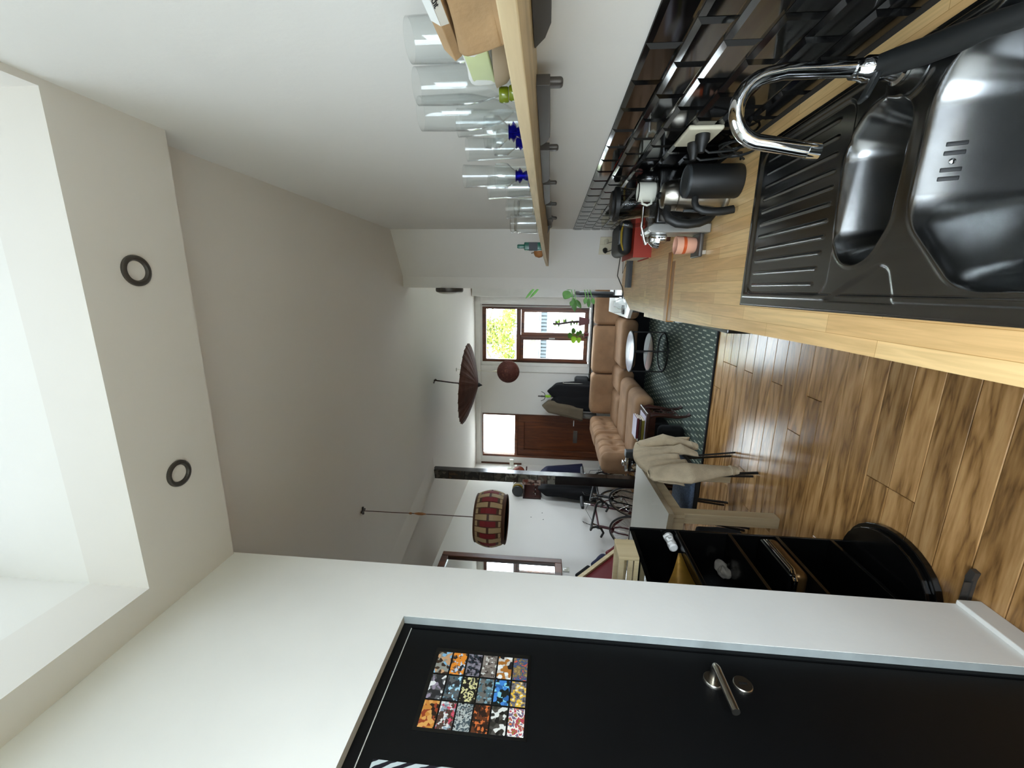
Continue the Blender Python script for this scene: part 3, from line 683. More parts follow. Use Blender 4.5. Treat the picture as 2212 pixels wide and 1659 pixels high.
# ---- wall outlet with plugs and the coiled cord
t = thing('wall_outlet', (.472, 1.46, 1.04), 'cream double wall outlet on the black tiles', 'outlet')
build('plate', MB().rbox((.463, 1.385, 1.045), (.477, 1.54, 1.147), .006), 'cream', t, smooth=True)
for yy in (1.425, 1.50): build('socket', MB().lathe([(.023, 0), (.023, .004), (.019, .001), (.001, .001)], (.4625, yy, 1.096), 24, 'x'), 'cream', t, smooth=True)
for i, yy in enumerate((1.425, 1.50)):
    p = thing('power_plug', (.45, yy, 1.09), ['black plug in the outlet socket nearer the faucet', 'black plug in the outlet socket nearer the kettle'][i], 'plug', 'plugs in the tiled wall outlet')
    build('plug_body', MB().lathe([(.021, 0), (.021, .016), (.014, .03), (.009, .05)], (.462, yy, 1.093), 20, 'x').xf(Matrix.Translation((.924, 0, 0)) @ Matrix.Scale(-1, 4, (1, 0, 0))), 'black_matt', p, smooth=True)
    e = [(.425, yy, 1.09), (.412, yy, 1.07), (.42, yy + .01, 1.0), (.44, yy + .03, .95)]
    if i == 0:
        for k in range(40):
            a = k / 40 * 2 * math.pi * 3; e.append((.445 - .012 * math.sin(a * .5), 1.475 + .06 * math.cos(a + 2.6) + .0015 * k / 4, .965 + .052 * math.sin(a + 2.6)))
        e.append((.43, 1.56, .91))
    else: e += [(.45, 1.56, .92), (.44, 1.6, .905)]
    build('cord', MB().tube(e, .0034, 6), 'black_rubber', p, smooth=True)
# ---- black milk frother
def jug(x, y_, z, r, h): return [(r * .96, 0), (r, .006), (r, h - .004), (r * .985, h)]
t = thing('milk_frother', (.372, 1.60, .9), 'matt black milk frother jug with grey lid and side handle', 'frother')
build('body', MB().lathe(jug(0, 0, 0, .055, .172), (.372, 1.6, .901), 40), 'black_matt', t, smooth=True)
build('lid', MB().lathe([(.0535, 0), (.053, .008), (.048, .011), (.046, .008), (.001, .008)], (.372, 1.6, 1.073), 40), 'graphite', t, smooth=True)
build('handle', MB().tube([(.322, 1.59, 1.045), (.300, 1.585, 1.046), (.283, 1.58, 1.040), (.272, 1.575, 1.02), (.269, 1.575, .99), (.271, 1.578, .95), (.278, 1.582, .915)], [.009, .009, .0095, .01, .0105, .011, .011], 12, flat=1.3), 'black_matt', t, smooth=True)
# ---- steel kettle
t = thing('electric_kettle', (.352, 1.725, .9), 'brushed steel kettle with large black loop handle', 'kettle')
build('body', MB().lathe([(.062, .012), (.064, .02), (.060, .10), (.0555, .17), (.0555, .173), (.052, .176)], (.352, 1.725, .901), 40), 'satin', t, smooth=True)
build('base', MB().lathe([(.072, 0), (.074, .006), (.072, .014), (.06, .016)], (.352, 1.725, .9005), 40), 'satin', t, smooth=True)
build('lid', MB().lathe([(.0545, 0), (.053, .025), (.044, .046), (.02, .054), (.001, .055)], (.352, 1.725, 1.0785), 40), 'satin', t, smooth=True)
build('knob', MB().lathe([(.012, 0), (.014, .008), (.001, .016)], (.352, 1.725, 1.132), 20), 'black_matt', t, smooth=True)
build('handle', MB().tube([(.305, 1.70, 1.108), (.285, 1.69, 1.115), (.262, 1.68, 1.105), (.247, 1.675, 1.075), (.243, 1.675, 1.035), (.248, 1.678, .995), (.262, 1.685, .96), (.284, 1.695, .94)], [.012, .014, .0155, .0155, .015, .0145, .0135, .012], 14, flat=1.15), 'black_matt', t, smooth=True)
build('window_strip', MB().rbox((.288, 1.692, .955), (.298, 1.704, 1.05), .003), 'graphite', t, smooth=True)
# ---- capsule coffee machine
t = thing('coffee_machine', (.36, 1.87, .9), 'black capsule coffee machine with silver front and chrome spout', 'coffee maker')
build('body', MB().rbox((.262, 1.815, .902), (.474, 1.945, 1.122), .012, 2), 'black_gloss', t, smooth=True)
build('front_panel', MB().prism([(.230, .902), (.266, .902), (.266, 1.128), (.254, 1.15), (.238, 1.15), (.230, 1.14)], 1.805, 1.955, 'y'), 'silver_paint', t, bevel=.004)
build('spout', MB().lathe([(.001, .045), (.018, .040), (.031, .026), (.037, .006), (.037, 0), (.033, 0), (.032, .006)], (.214, 1.88, 1.088), 28, sx=1.1, sy=.8), 'chrome', t, smooth=True)
build('spout_neck', MB().rbox((.205, 1.862, 1.055), (.231, 1.898, 1.092), .008), 'chrome', t, smooth=True)
build('lever', MB().tube([(.34, 1.86, 1.165), (.26, 1.86, 1.166), (.206, 1.862, 1.150), (.188, 1.864, 1.142)], .0055, 10), 'chrome', t, smooth=True)
tr = build('drip_tray', MB().rbox((.138, 1.828, .918), (.231, 1.932, .934), .005), 'dark_metal', t, smooth=True)
build('tray_foot', MB().box(.150, 1.84, .901, .165, 1.92, .919), 'satin', tr)
t = thing('espresso_cup', (.188, 1.88, .9345), 'pink ceramic cup with orange stripe under the chrome spout', 'cup')
build('cup', MB().lathe([(.028, 0), (.032, .004), (.036, .05), (.037, .082), (.0345, .082), (.033, .05), (.029, .008), (.001, .006)], (.188, 1.88, .9345), 32), 'pink', t, smooth=True)
build('stripe', MB().lathe([(.0357, .042), (.0366, .055)], (.188, 1.88, .9345), 32, cap=False).lathe([(.0353, .042), (.0353, .055)], (.188, 1.88, .9345), 32, cap=False), 'orange', t, smooth=True)
t = thing('enamel_mug', (.395, 1.865, 1.1225), 'white enamel mug with black rim on the coffee machine', 'mug')
build('cup', MB().lathe([(.035, 0), (.038, .004), (.038, .07), (.036, .07), (.036, .006), (.001, .005)], (.395, 1.865, 1.1225), 32), 'enamel', t, smooth=True)
build('rim', MB().ring((.395, 1.865, 1.1925), .0372, .0022, 32, 8), 'black_gloss', t, smooth=True)
build('handle', MB().tube([(.364, 1.848, 1.178), (.345, 1.838, 1.174), (.338, 1.834, 1.156), (.346, 1.838, 1.139), (.364, 1.848, 1.136)], .0045, 10), 'enamel', t, smooth=True)
solo('pepper_pot', MB().lathe([(.026, 0), (.028, .01), (.026, .05), (.015, .062), (.018, .07), (.001, .08)], (.447, 1.87, 1.1225), 28), 'black_gloss', 'small glossy black pot behind the enamel mug', 'pot', smooth=True)
# ---- blender with clear jug
t = thing('blender', (.385, 2.08, .9), 'blender with clear jug and black lid behind the coffee machine', 'blender')
build('motor_base', MB().lathe([(.08, 0), (.082, .02), (.06, .15), (.055, .185)], (.388, 2.08, .901), 36), 'black_gloss', t, smooth=True)
jg = build('jug', MB().lathe([(.05, 0), (.056, .01), (.072, .14), (.0745, .15), (.0725, .15), (.070, .14), (.054, .014), (.001, .01)], (.388, 2.08, 1.087), 24), 'clear_plastic', t, smooth=True)
build('lid', MB().lathe([(.0755, 0), (.076, .018), (.06, .024), (.055, .034), (.03, .036), (.001, .036)], (.388, 2.08, 1.2365), 32), 'black_matt', t, smooth=True)
build('handle', MB().tube([(.318, 2.06, 1.225), (.296, 2.055, 1.218), (.29, 2.053, 1.17), (.298, 2.055, 1.115), (.325, 2.062, 1.105)], .007, 10, flat=1.4), 'clear_plastic', t, smooth=True)
# ---- clear tray, red box, tool case, black strip
t = thing('plastic_container', (.34, 2.45, .9), 'clear plastic container standing before the orange-red box', 'container')
build('tub', MB().box(.26, 2.38, .905, .44, 2.384, 1.005).box(.26, 2.52, .905, .44, 2.524, 1.005).box(.26, 2.38, .905, .264, 2.524, 1.005).box(.436, 2.38, .905, .44, 2.524, 1.005).box(.26, 2.38, .904, .44, 2.524, .908), 'clear_plastic', t)
build('lid', MB().rbox((.255, 2.375, 1.004), (.445, 2.53, 1.014), .004), 'clear_plastic', t, smooth=True)
t = thing('card_box', (.33, 3.05, .897), 'orange-red cardboard box with pale open side on the far worktop', 'box')
build('sleeve', MB().box(.205, 2.80, .898, .455, 3.22, .902).box(.205, 2.80, 1.012, .455, 3.22, 1.016).box(.205, 2.80, .902, .455, 2.804, 1.012).box(.451, 2.804, .902, .455, 3.22, 1.012), 'red_box', t)
build('pages', MB().box(.212, 2.806, .903, .45, 3.215, 1.011), 'page', t)
t = thing('tool_case', (.325, 3.0, 1.016), 'rounded black case with yellow stripe lying on the orange-red box', 'tool case')
build('shell', MB().rbox((.225, 2.84, 1.0165), (.44, 3.20, 1.105), .042, 4, 4), 'black_rubber', t, smooth=True)
build('yellow_band', MB().tube([(.25, 2.836, 1.075), (.30, 2.835, 1.092), (.36, 2.834, 1.094), (.415, 2.836, 1.084)], [.006, .013, .013, .006], 10, flat=.6), 'yellow', t, smooth=True)
build('grip', MB().rbox((.285, 2.828, 1.088), (.375, 2.86, 1.112), .008, 2), 'graphite', t, smooth=True)
t = thing('black_strip_box', (.13, 3.47, .897), 'flat black box lying at the back of the far worktop', 'box')
build('body', MB().box(.02, 3.42, .898, .26, 3.53, .928), 'graphite', t, bevel=.003)
build('front', MB().box(.022, 3.413, .898, .258, 3.4195, .92), 'black_matt', t)
# outlet on the angled wall with two cords
an = Matrix.Translation((.335, 3.6995, 1.085)) @ Matrix.Rotation(math.atan2(.26, -.38), 4, 'Z')
t = thing('angled_wall_outlet', (.335, 3.70, 1.04), 'beige double outlet with two plugs on the angled wall', 'outlet')
build('plate', MB().rbox((-.045, -.001, -.05), (.045, .009, .05), .004).rbox((-.115, -.001, -.05), (-.0455, .009, .05), .004).xf(an), 'cream', t, smooth=True)
for xx, c_, nm in ((0, 'black_matt', 'plug'), (-.08, 'cream', 'plug')):
    build(nm, MB().lathe([(.021, .009), (.019, .03), (.01, .05)], (0, 0, 0), 20, 'y').xf(an @ Matrix.Translation((xx, 0, 0))), c_, t, smooth=True)
pw = lambda x, y_, z: an @ Vector((x, y_, z))
build('cord', MB().tube([pw(0, .05, 0), pw(-.03, .07, -.04), pw(-.12, .09, -.12), (.12, 3.74, .96), (.02, 3.74, .91), (-.075, 3.735, .89), (-.08, 3.74, .80)], .004, 6), 'black_rubber', t, smooth=True)
build('cord', MB().tube([pw(-.08, .05, 0), pw(-.10, .06, -.04), pw(-.16, .06, -.13), (.14, 3.73, .92), (.2, 3.67, .91), (.23, 3.6, .905)], .0028, 6), 'grey_cover', t, smooth=True)

# ---- wall shelf
sh = thing('wall_shelf', (.38, 1.9, 1.58), 'long pale wooden shelf carrying glasses above the black tiles', 'shelf')
sec = [(.28, .20, 1.603), (.283, .9, 1.605), (.280, 1.6, 1.608), (.268, 2.1, 1.606), (.205, 2.9, 1.592), (.184, 3.5, 1.579)]
def sh_z(y_):
    for (a, y0, z0), (b, y1, z1) in zip(sec, sec[1:]):
        if y0 <= y_ <= y1: return z0 + (z1 - z0) * (y_ - y0) / (y1 - y0)
    return sec[-1][2]
b = MB(); vs = []; fs = []
for (x, y_, z) in sec: vs += [(x, y_, z - .022), (XR - .0005, y_, z - .022), (XR - .0005, y_, z), (x, y_, z)]
for i in range(len(sec) - 1):
    for j in range(4): fs.append((i * 4 + j, i * 4 + (j + 1) % 4, i * 4 + 4 + (j + 1) % 4, i * 4 + 4 + j))
fs += [(3, 2, 1, 0), tuple(len(vs) - 4 + j for j in range(4))]
build('board', b.add(vs, fs), 'shelf_wood', sh, bevel=.002)
for i, (y0, y1) in enumerate(((.50, .86), (1.0, 1.38), (1.42, 1.84), (1.86, 2.28), (2.30, 2.72), (2.74, 3.14))):
    zz = sh_z((y0 + y1) / 2) - .0225
    s_ = build('rail_segment', MB().prism([(y0, zz - .030), (y1 - .07, zz - .030), (y1 - .03, zz - .020), (y1, zz - .002), (y1, zz), (y0, zz)], .425, .447, 'x'), 'dark_metal', sh, bevel=.003)
    build('hook', MB().rbox((.428, y0, zz - .058), (.444, y0 + .028, zz - .022), .007), 'dark_metal', s_, smooth=True)
build('wall_bracket', MB().prism([(.30, 1.578), (.47, 1.578), (.47, 1.53)], .30, .335, 'y').prism([(.35, 1.578), (.47, 1.578), (.47, 1.53)], 3.0, 3.03, 'y'), 'dark_metal', sh)
# ---- glasses on the shelf
def lathe_thing(name, prof, x, y_, label, m, group=None, part='bowl', extra=None, n=36, cat='glass', z=None):
    z = sh_z(y_) + .0005 if z is None else z
    t = thing(name, (x, y_, z), label, cat, group)
    build(part, MB().lathe(prof, (x, y_, z), n), m, t, smooth=True)
    if extra: extra(t, x, y_, z)
    return t
def wine(x, y_, H, r, label):
    b0 = H * .40
    outer = [(r * .62, b0 * .62 + .000), (r * .80, b0 * .9), (r * .97, b0 * 1.25), (r, b0 * 1.5), (r * .97, H * .85), (r * .95, H)]
    prof = [(.0042, b0 * .30)] + [(r * .32, b0 * .42)] + outer
    inner = [(max(.0005, a - .0012), h + (.002 if i < 2 else 0)) for i, (a, h) in enumerate(prof)][::-1]
    z = sh_z(y_) + .0005; t = thing('wine_glass', (x, y_, z), label, 'wine glass', 'large wine glasses on the shelf')
    build('bowl', MB().lathe(prof + inner + [(.0005, b0 * .42)], (x, y_, z), 40, cap=False), 'glass', t, smooth=True)
    build('stem', MB().lathe([(.0045, .006), (.0038, .02), (.004, b0 * .33)], (x, y_, z), 16), 'glass', t, smooth=True)
    build('foot', MB().lathe([(r * .85, 0), (r * .85, .0015), (.012, .005), (.0045, .008)], (x, y_, z), 36), 'glass', t, smooth=True)
wine(.432, .60, .205, .036, 'large clear wine glass partly behind the folded paper bag')
wine(.432, .835, .20, .036, 'large clear wine glass nearest the paper bag, behind the green printed pouch')
wine(.424, .985, .235, .037, 'large clear wine glass behind the green printed pouch and olive jars')
wine(.405, 1.075, .255, .038, 'large clear wine glass beside the blue-stemmed goblets')
def goblet(x, y_, H, r, label):
    z = sh_z(y_) + .0005; t = thing('blue_stem_goblet', (x, y_, z), label, 'goblet', 'goblets with cobalt blue stems')
    c = H * .45
    pr = [(.009, c - .01), (r * .6, c + .006), (r * .95, c + H * .2), (r, c + H * .35), (r * .93, H)]
    build('bowl', MB().lathe(pr + [(a - .0016, h) for a, h in pr[::-1]], (x, y_, z), 32, cap=False), 'glass', t, smooth=True)
    build('stem', MB().lathe([(.014, .01), (.008, .02), (.013, c * .5), (.021, c * .66), (.012, c * .8), (.017, c - .004)], (x, y_, z), 24), 'blue_glass', t, smooth=True)
    build('foot', MB().lathe([(r * .9, 0), (r * .9, .002), (r * .4, .007), (.012, .011)], (x, y_, z), 32), 'blue_glass', t, smooth=True)
goblet(.345, 1.025, .092, .034, 'blue-stemmed goblet standing in front of the last large wine glass')
goblet(.315, 1.27, .098, .034, 'blue-stemmed goblet nearer the beer glasses with bright blue knob')
goblet(.42, 1.33, .11, .036, 'blue-stemmed goblet at the wall behind the beer glasses')
def tumbler(x, y_, H, r0, r1, label, group='tall clear glasses on the shelf', name='tall_glass'):
    pr = [(r0, 0), (r0 + (r1 - r0) * .5, H * .5), (r1, H)]
    z = sh_z(y_) + .0005; t = thing(name, (x, y_, z), label, 'glass', group)
    build('cup', MB().lathe(pr + [(a - .0018, max(h, .006)) for a, h in pr[::-1]] + [(.0005, .006)], (x, y_, z), 32), 'glass', t, smooth=True)
tumbler(.435, 1.22, .195, .026, .034, 'tall clear glass beside the largest wine glass, back at the wall')
tumbler(.425, 1.40, .205, .026, .034, 'tall clear glass behind the front blue-stemmed goblet')
tumbler(.372, 1.50, .235, .027, .036, 'tallest clear beer glass at the end of the glass row')
tumbler(.318, 1.42, .14, .028, .035, 'clear beer glass just before the tilted tumbler row')
tumbler(.30, 1.66, .105, .030, .040, 'short wide clear tumbler beyond the beer glasses', 'short tumblers on the shelf', 'tumbler')
tumbler(.39, 1.75, .11, .030, .040, 'short clear tumbler at the wall beyond the beer glasses', 'short tumblers on the shelf', 'tumbler')
def clipjar(x, y_, H, r, label):
    z = sh_z(y_) + .0005; t = thing('glass_jar', (x, y_, z), label, 'jar', 'glass jars on the shelf end')
    pr = [(r * .94, 0), (r, .008), (r, H * .72), (r * .8, H * .8), (r * .8, H * .84)]
    build('jar', MB().lathe(pr + [(a - .003, max(h, .008)) for a, h in pr[::-1]] + [(.0005, .008)], (x, y_, z), 32), 'glass', t, smooth=True)
    build('lid', MB().lathe([(r * .86, 0), (r * .9, .006), (r * .9, H * .12), (r * .8, H * .15), (.001, H * .16)], (x, y_, z + H * .845), 32), 'glass', t, smooth=True)
    build('clip', MB().ring((x, y_, z + H * .82), r * .82, .0016, 32, 6), 'chrome', t, smooth=True)
clipjar(.31, 2.10, .135, .048, 'clear glass jar with wire clip after the short tumblers')
clipjar(.40, 2.22, .13, .045, 'clear glass jar with wire clip at the wall by the green bottle')
t = thing('green_bottle', (.262, 2.72, sh_z(2.72)), 'small dark green bottle with black label near the shelf end', 'bottle')
z = sh_z(2.72) + .0005
build('bottle', MB().rbox((.238, 2.695, z), (.286, 2.745, z + .115), .006).rbox((.25, 2.708, z + .112), (.274, 2.732, z + .16), .006), 'teal', t, smooth=True)
build('label', MB().box(.2365, 2.70, z + .03, .2375, 2.74, z + .085).box(.2385, 2.6935, z + .03, .2855, 2.6945, z + .085), 'label_dark', t)
t = thing('pear_ornament', (.245, 2.95, sh_z(2.95)), 'small brown pear with stalk at the end of the shelf', 'fruit')
z = sh_z(2.95) + .0005
build('fruit', MB().lathe([(.012, 0), (.03, .01), (.036, .032), (.028, .056), (.012, .066), (.001, .068)], (.245, 2.95, z), 24), 'fruit', t, smooth=True)
build('stem', MB().tube([(.245, 2.95, z + .066), (.240, 2.948, z + .085)], .004, 8), 'bark', t, smooth=True)
# ---- paper bag, pouch, jars
t = thing('paper_bag', (.345, .52, 1.604), 'brown paper bag with folded top and white label at the shelf front', 'paper bag')
def crease(p, d):
    n_ = mnoise.noise(p * 14) * .004 + .006 * math.sin((p.z * 40) + p.y * 18) * (1 if abs(d.x) > .5 else 0)
    return p + d * n_
build('sack', MB().rbox((.292, .36, 1.6055), (.40, .592, 1.660), .007, 2, 9, crease), 'kraft', t, smooth=True)
fold = build('folded_top', MB().prism([(.286, 1.671), (.300, 1.686), (.39, 1.688), (.39, 1.662), (.292, 1.6625)], .36, .602, 'y'), 'kraft', t, bevel=.001)
lab = build('label', MB().add([(.2857, .36, 1.6712), (.2857, .528, 1.6712), (.2999, .543, 1.6866), (.2999, .36, 1.6866)], [(0, 1, 2, 3)]).add([(.2857, .36, 1.6708), (.2857, .528, 1.6708), (.2914, .534, 1.6630), (.2914, .36, 1.6630)], [(3, 2, 1, 0)]), 'paper', t)
# lettering reads upside down, as the flap is folded over
def frame(ex, ey): ez = ex.cross(ey); return Matrix(((ex.x, ey.x, ez.x, 0), (ex.y, ey.y, ez.y, 0), (ex.z, ey.z, ez.z, 0), (0, 0, 0, 1)))
ex = Vector((0, -1, 0)) * -1
lo_n = Vector((.0057, 0, -.0078)).normalized(); up_n = Vector((.0142, 0, .0154)).normalized()
text('lettering', 'jouw gerecht', .0105, 'ink', lab, (.2855 + .0002, .443, 1.6708 - .0005), frame(ex, lo_n))
text('handwriting', 'hal 20 Min', .010, 'ink_blue', lab, (.2965, .448, 1.6834), frame(ex, -up_n))
t = thing('stoneware_bowl', (.375, .80, 1.605), 'shallow stoneware bowl under the pale green pouch', 'bowl')
build('bowl', MB().lathe([(.02, 0), (.03, .002), (.05, .02), (.056, .036), (.054, .036), (.047, .022), (.001, .006)], (.388, .775, 1.6055), 36), 'stone', t, smooth=True)
t = thing('printed_pouch', (.375, .79, 1.642), 'pale green and white printed paper pouch lying on the bowl', 'pouch')
build('pouch', MB().rbox((.357, .68, 1.6425), (.44, .832, 1.692), .012, 2, 5, lambda p, d: p + d * mnoise.noise(p * 20) * .006), 'paper', t, smooth=True)
build('print', MB().rbox((.3545, .722, 1.647), (.361, .822, 1.687), .003), 'sage', t, smooth=True)
solo('rubber_bulb', MB().sphere((.32, .632, 1.668), .0075, 20, 12, 1, 1, 1.2), 'terracotta', 'small orange-brown rubber bulb between bag and pouch', 'bulb', smooth=True)
for i, yy in enumerate((.812, .818)):
    z = 1.6055 + i * .018
    solo('olive_capsule', MB().lathe([(.011, 0), (.0125, .003), (.0125, .013), (.011, .0165)], (.335, yy, z), 20), 'olive', ['lower small olive green glass cap beside the green pouch', 'upper small olive green glass cap beside the green pouch'][i], 'cap', 'olive glass caps', smooth=True)

# ---- prints on the black door
t = thing('photo_collage', (XD, .912, 1.56), 'sheet of eighteen small colour photos on the black door', 'photo print')
build('backing', MB().box(XD + .0005, .788, 1.562, XD + .002, 1.035, 1.856), 'black_gloss', t)
PAL = [[['#7fb0d0', '#3a2a1e', '#8f8f86', '#c59a72'], ['#23262c', '#e08a2c', '#b9cbe0', '#6d4b34'], ['#8f8a94', '#6f6b75', '#15151a', '#33424c'], ['#6b625a', '#8a8078', '#d8d8d2', '#3a312c'], ['#e6e6e2', '#1c1a1e', '#a86c2c', '#c5bfb6'], ['#a98f5c', '#7d6a45', '#35507a', '#cf5a30']],
       [['#e0e0de', '#2a2a2c', '#8f8494', '#5a5a5c'], ['#2c2c2e', '#5a5c5c', '#a8d3e6', '#46606a'], ['#15130f', '#26231c', '#d6cf96', '#3a3a34'], ['#6a6660', '#4f6a72', '#7fa3b0', '#2c2c2a'], ['#3f7fc8', '#2c5f9c', '#7fc4d6', '#141a18'], ['#3a363c', '#6d6a70', '#e0b43a', '#d8d8d4']],
       [['#d09a54', '#c07f38', '#2c1f16', '#8f3c20'], ['#4a352c', '#c2485a', '#8a9aa6', '#d3d3d0'], ['#8f928f', '#3c4a50', '#aeb2ae', '#15181a'], ['#2c1a12', '#5c3018', '#c86a34', '#1a120e'], ['#14130f', '#2c2a24', '#d6d6d0', '#4a4640'], ['#7d8a34', '#b04050', '#e8e6da', '#6a5a78', '#e0782c']]]
for c_ in range(3):
    for r_ in range(6):
        y1 = 1.021 - c_ * .0765; z1 = 1.844 - r_ * .0463
        build('photo', MB().box(XD + .002, y1 - .071, z1 - .0415, XD + .0026, y1, z1), patchmat('photo_print_%d_%d' % (c_, r_), PAL[c_][r_], 100, c_ * 6 + r_, .3, r_ % 3 != 2), t)
solo('art_print', MB().box(XD + .0005, .40, 1.60, XD + .002, .715, 1.925), 'spiral', 'black and pale blue curved-stripe print at the top of the black door', 'art print')
# floor bracket by the partition end
t = thing('metal_bracket', (-1.03, 1.41, 0), 'grey folded metal bracket on the floor beside the baseboard end', 'bracket')
build("plate", MB().box(-1.105, 1.395, .001, -.99, 1.425, .012).box(-1.105, 1.40, .012, -1.0, 1.403, .035), "dark_metal", t)
build('tab', MB().prism([(-.99, 1.395), (-.955, 1.39), (-.95, 1.41), (-.99, 1.42)], .001, .02), 'dark_metal', t)

# ================================================================== LIVING ROOM
t = solo('woven_rug', MB().box(-2.0, 3.88, .0005, .55, 7.0, .010), 'rug', 'dark green woven rug with pale dashes under the round table', 'rug')
build('binding', MB().box(-2.0, 3.855, .0005, .55, 3.88, .012), 'black_cloth', t)
# ---- dining table
t = thing('dining_table', (-1.85, 2.9, 0), 'pale wooden dining table with off-white top and plywood edge', 'table')
tp = [(-1.385, 2.43), (-2.35, 2.60), (-2.35, 3.42), (-1.445, 3.39)]
build('tabletop', MB().prism(tp, .7405, .7425), 'laminate', t)
build('plywood_core', MB().prism(tp, .705, .7403), 'ply', t)
ins = [(-1.43, 2.505), (-2.30, 2.66), (-2.30, 3.36), (-1.49, 3.33)]
build('apron', MB().bar((-1.445, 2.51, .655), (-1.495, 3.33, .655), .022, .095).bar((-1.47, 2.53, .655), (-2.28, 2.675, .655), .022, .095).bar((-2.29, 2.7, .655), (-2.29, 3.34, .655), .022, .095).bar((-1.52, 3.33, .655), (-2.27, 3.36, .655), .022, .095), 'pale_wood', t)
for x, y_ in ((-1.475, 2.575), (-1.51, 3.30), (-2.25, 2.72), (-2.25, 3.32)):
    build('leg', MB().box(x - .037, y_ - .037, .001, x + .037, y_ + .037, .7045), 'pale_wood', t, bevel=.004)
# ---- chair with double rod legs
def chair(name, cx, cy, rz, label):
    t = thing(name, (cx, cy, 0), label, 'chair')
    mt = Matrix.Translation((cx, cy, 0)) @ Matrix.Rotation(rz, 4, 'Z')
    build('seat', MB().rbox((-.21, -.20, .425), (.21, .20, .462), .016, 2).xf(mt), 'blue_weave', t, smooth=True)
    build('seat_frame', MB().box(-.20, -.19, .395, .20, .19, .424).xf(mt), 'black_matt', t)
    for sx, sy in ((-1, -1), (-1, 1), (1, -1), (1, 1)):
        a = (sx * .225, sy * .19, .001)
        lg = MB().bar(a, (sx * .18, sy * .17, .40), .014, .014).bar((sx * .225 - .055, sy * .19 + .06, .001), (sx * .18 - .012, sy * .17 - sy * .01, .40), .013, .013)
        build('leg', lg.xf(mt), 'black_matt', t)
    for sy in (-1, 1): build('back_post', MB().bar((.185, sy * .17, .40), (.225, sy * .17, .80), .016, .016).xf(mt), 'black_matt', t)
    build('backrest', MB().rbox((.205, -.19, .60), (.232, .19, .815), .012, 2).xf(mt), 'blue_weave', t, smooth=True)
    return t
chair('dining_chair', -1.50, 3.07, 0, 'black rod-legged chair carrying the beige sweater at the table end')
# ---- sweater over the backrest
t = thing('knit_sweater', (-1.28, 3.05, .2), 'beige ribbed knit sweater draped over the chair back', 'sweater')
def drape():
    b = MB(); vs = []; fs = []; nu, nv = 34, 40
    for j in range(nv + 1):
        v = j / nv; y_ = 2.74 + .62 * v
        top = .845 - .10 * abs(v - .5) ** 1.6 * 2.2
        for i in range(nu + 1):
            u = i / nu * 2 - 1           # -1 table side, +1 room side
            L_ = (.22 if u < 0 else .30 + .14 * sstep(.35, 1.0, v))
            s_ = abs(u)
            out = .030 * min(1, s_ * 4) ** .5 + .035 * s_
            z = top - max(0, s_ - .06) / .94 * L_
            x = -1.275 + (out if u > 0 else -out * .9)
            rip = .016 * math.sin(y_ * 62 + 1.5 * math.sin(z * 7)) * s_ + .012 * mnoise.noise(Vector((u * 2, y_ * 7, 1)))
            vs.append((x + rip, y_ + .02 * mnoise.noise(Vector((y_ * 4, z * 5, 3))) * s_, z))
    for j in range(nv):
        for i in range(nu): fs.append((j * (nu + 1) + i, j * (nu + 1) + i + 1, (j + 1) * (nu + 1) + i + 1, (j + 1) * (nu + 1) + i))
    return b.add(vs, fs)
o = build('body', drape(), 'knit', t, smooth='all'); md = o.modifiers.new('thick', 'SOLIDIFY'); md.thickness = .008
def sleeve(p0, p1, p2, r0, r1, r2, fl, seed):
    b = MB(); n = 26; k = 22; vs = []; fs = []
    for i in range(n + 1):
        f = i / n; p = Vector(p0).lerp(Vector(p1), min(1, f * 2)) if f < .5 else Vector(p1).lerp(Vector(p2), f * 2 - 1)
        r = (r0 + (r1 - r0) * f * 2) if f < .5 else (r1 + (r2 - r1) * (f * 2 - 1))
        if i == 0: r *= .6
        for j in range(k):
            a = 2 * math.pi * j / k
            rr = r * (1 + .10 * math.sin(3 * a + seed + f * 3) + .08 * mnoise.noise(Vector((math.cos(a) * 1.5, math.sin(a) * 1.5, f * 5 + seed))))
            vs.append((p.x + rr * fl * math.cos(a), p.y + rr * math.sin(a), p.z))
    for i in range(n):
        for j in range(k): fs.append((i * k + j, i * k + (j + 1) % k, (i + 1) * k + (j + 1) % k, (i + 1) * k + j))
    fs += [list(range(k)), list(range(n * k, (n + 1) * k))[::-1]]
    return b.add(vs, fs)
s1 = build('sleeve', sleeve((-1.272, 2.76, .80), (-1.225, 2.72, .55), (-1.225, 2.79, .235), .07, .105, .048, .55, .3), 'knit', t, smooth='all')
build('cuff', sleeve((-1.225, 2.79, .24), (-1.226, 2.795, .215), (-1.226, 2.80, .185), .05, .043, .040, .6, .9), 'knit', s1, smooth='all')
s2 = build('sleeve', sleeve((-1.268, 3.30, .77), (-1.215, 3.31, .55), (-1.215, 3.22, .37), .06, .085, .05, .6, 2.3), 'knit', t, smooth='all')
build('cuff', sleeve((-1.215, 3.22, .375), (-1.215, 3.215, .35), (-1.215, 3.21, .325), .052, .046, .043, .6, .9), 'knit', s2, smooth='all')
build('hem_fold', sleeve((-1.24, 3.10, .60), (-1.20, 3.08, .48), (-1.205, 3.01, .39), .05, .07, .03, .5, 4.1), 'knit', t, smooth='all')
# ---- bag and second chair under the table
t = thing('shopping_bag', (-1.86, 2.92, 0), 'black bag with white marks standing under the dining table', 'bag')
build('bag_body', MB().rbox((-2.02, 2.86, .002), (-1.80, 3.02, .34), .03, 2, 4, lambda p, d: p + d * mnoise.noise(p * 9) * .012), 'black_cloth', t, smooth=True)
for k in range(3): build('print_stroke', MB().bar((-1.835 - .03 * k, 2.849, .245 - .02 * (k % 2)), (-1.82 - .035 * k, 2.849, .285), .006, .012), 'paper', t)

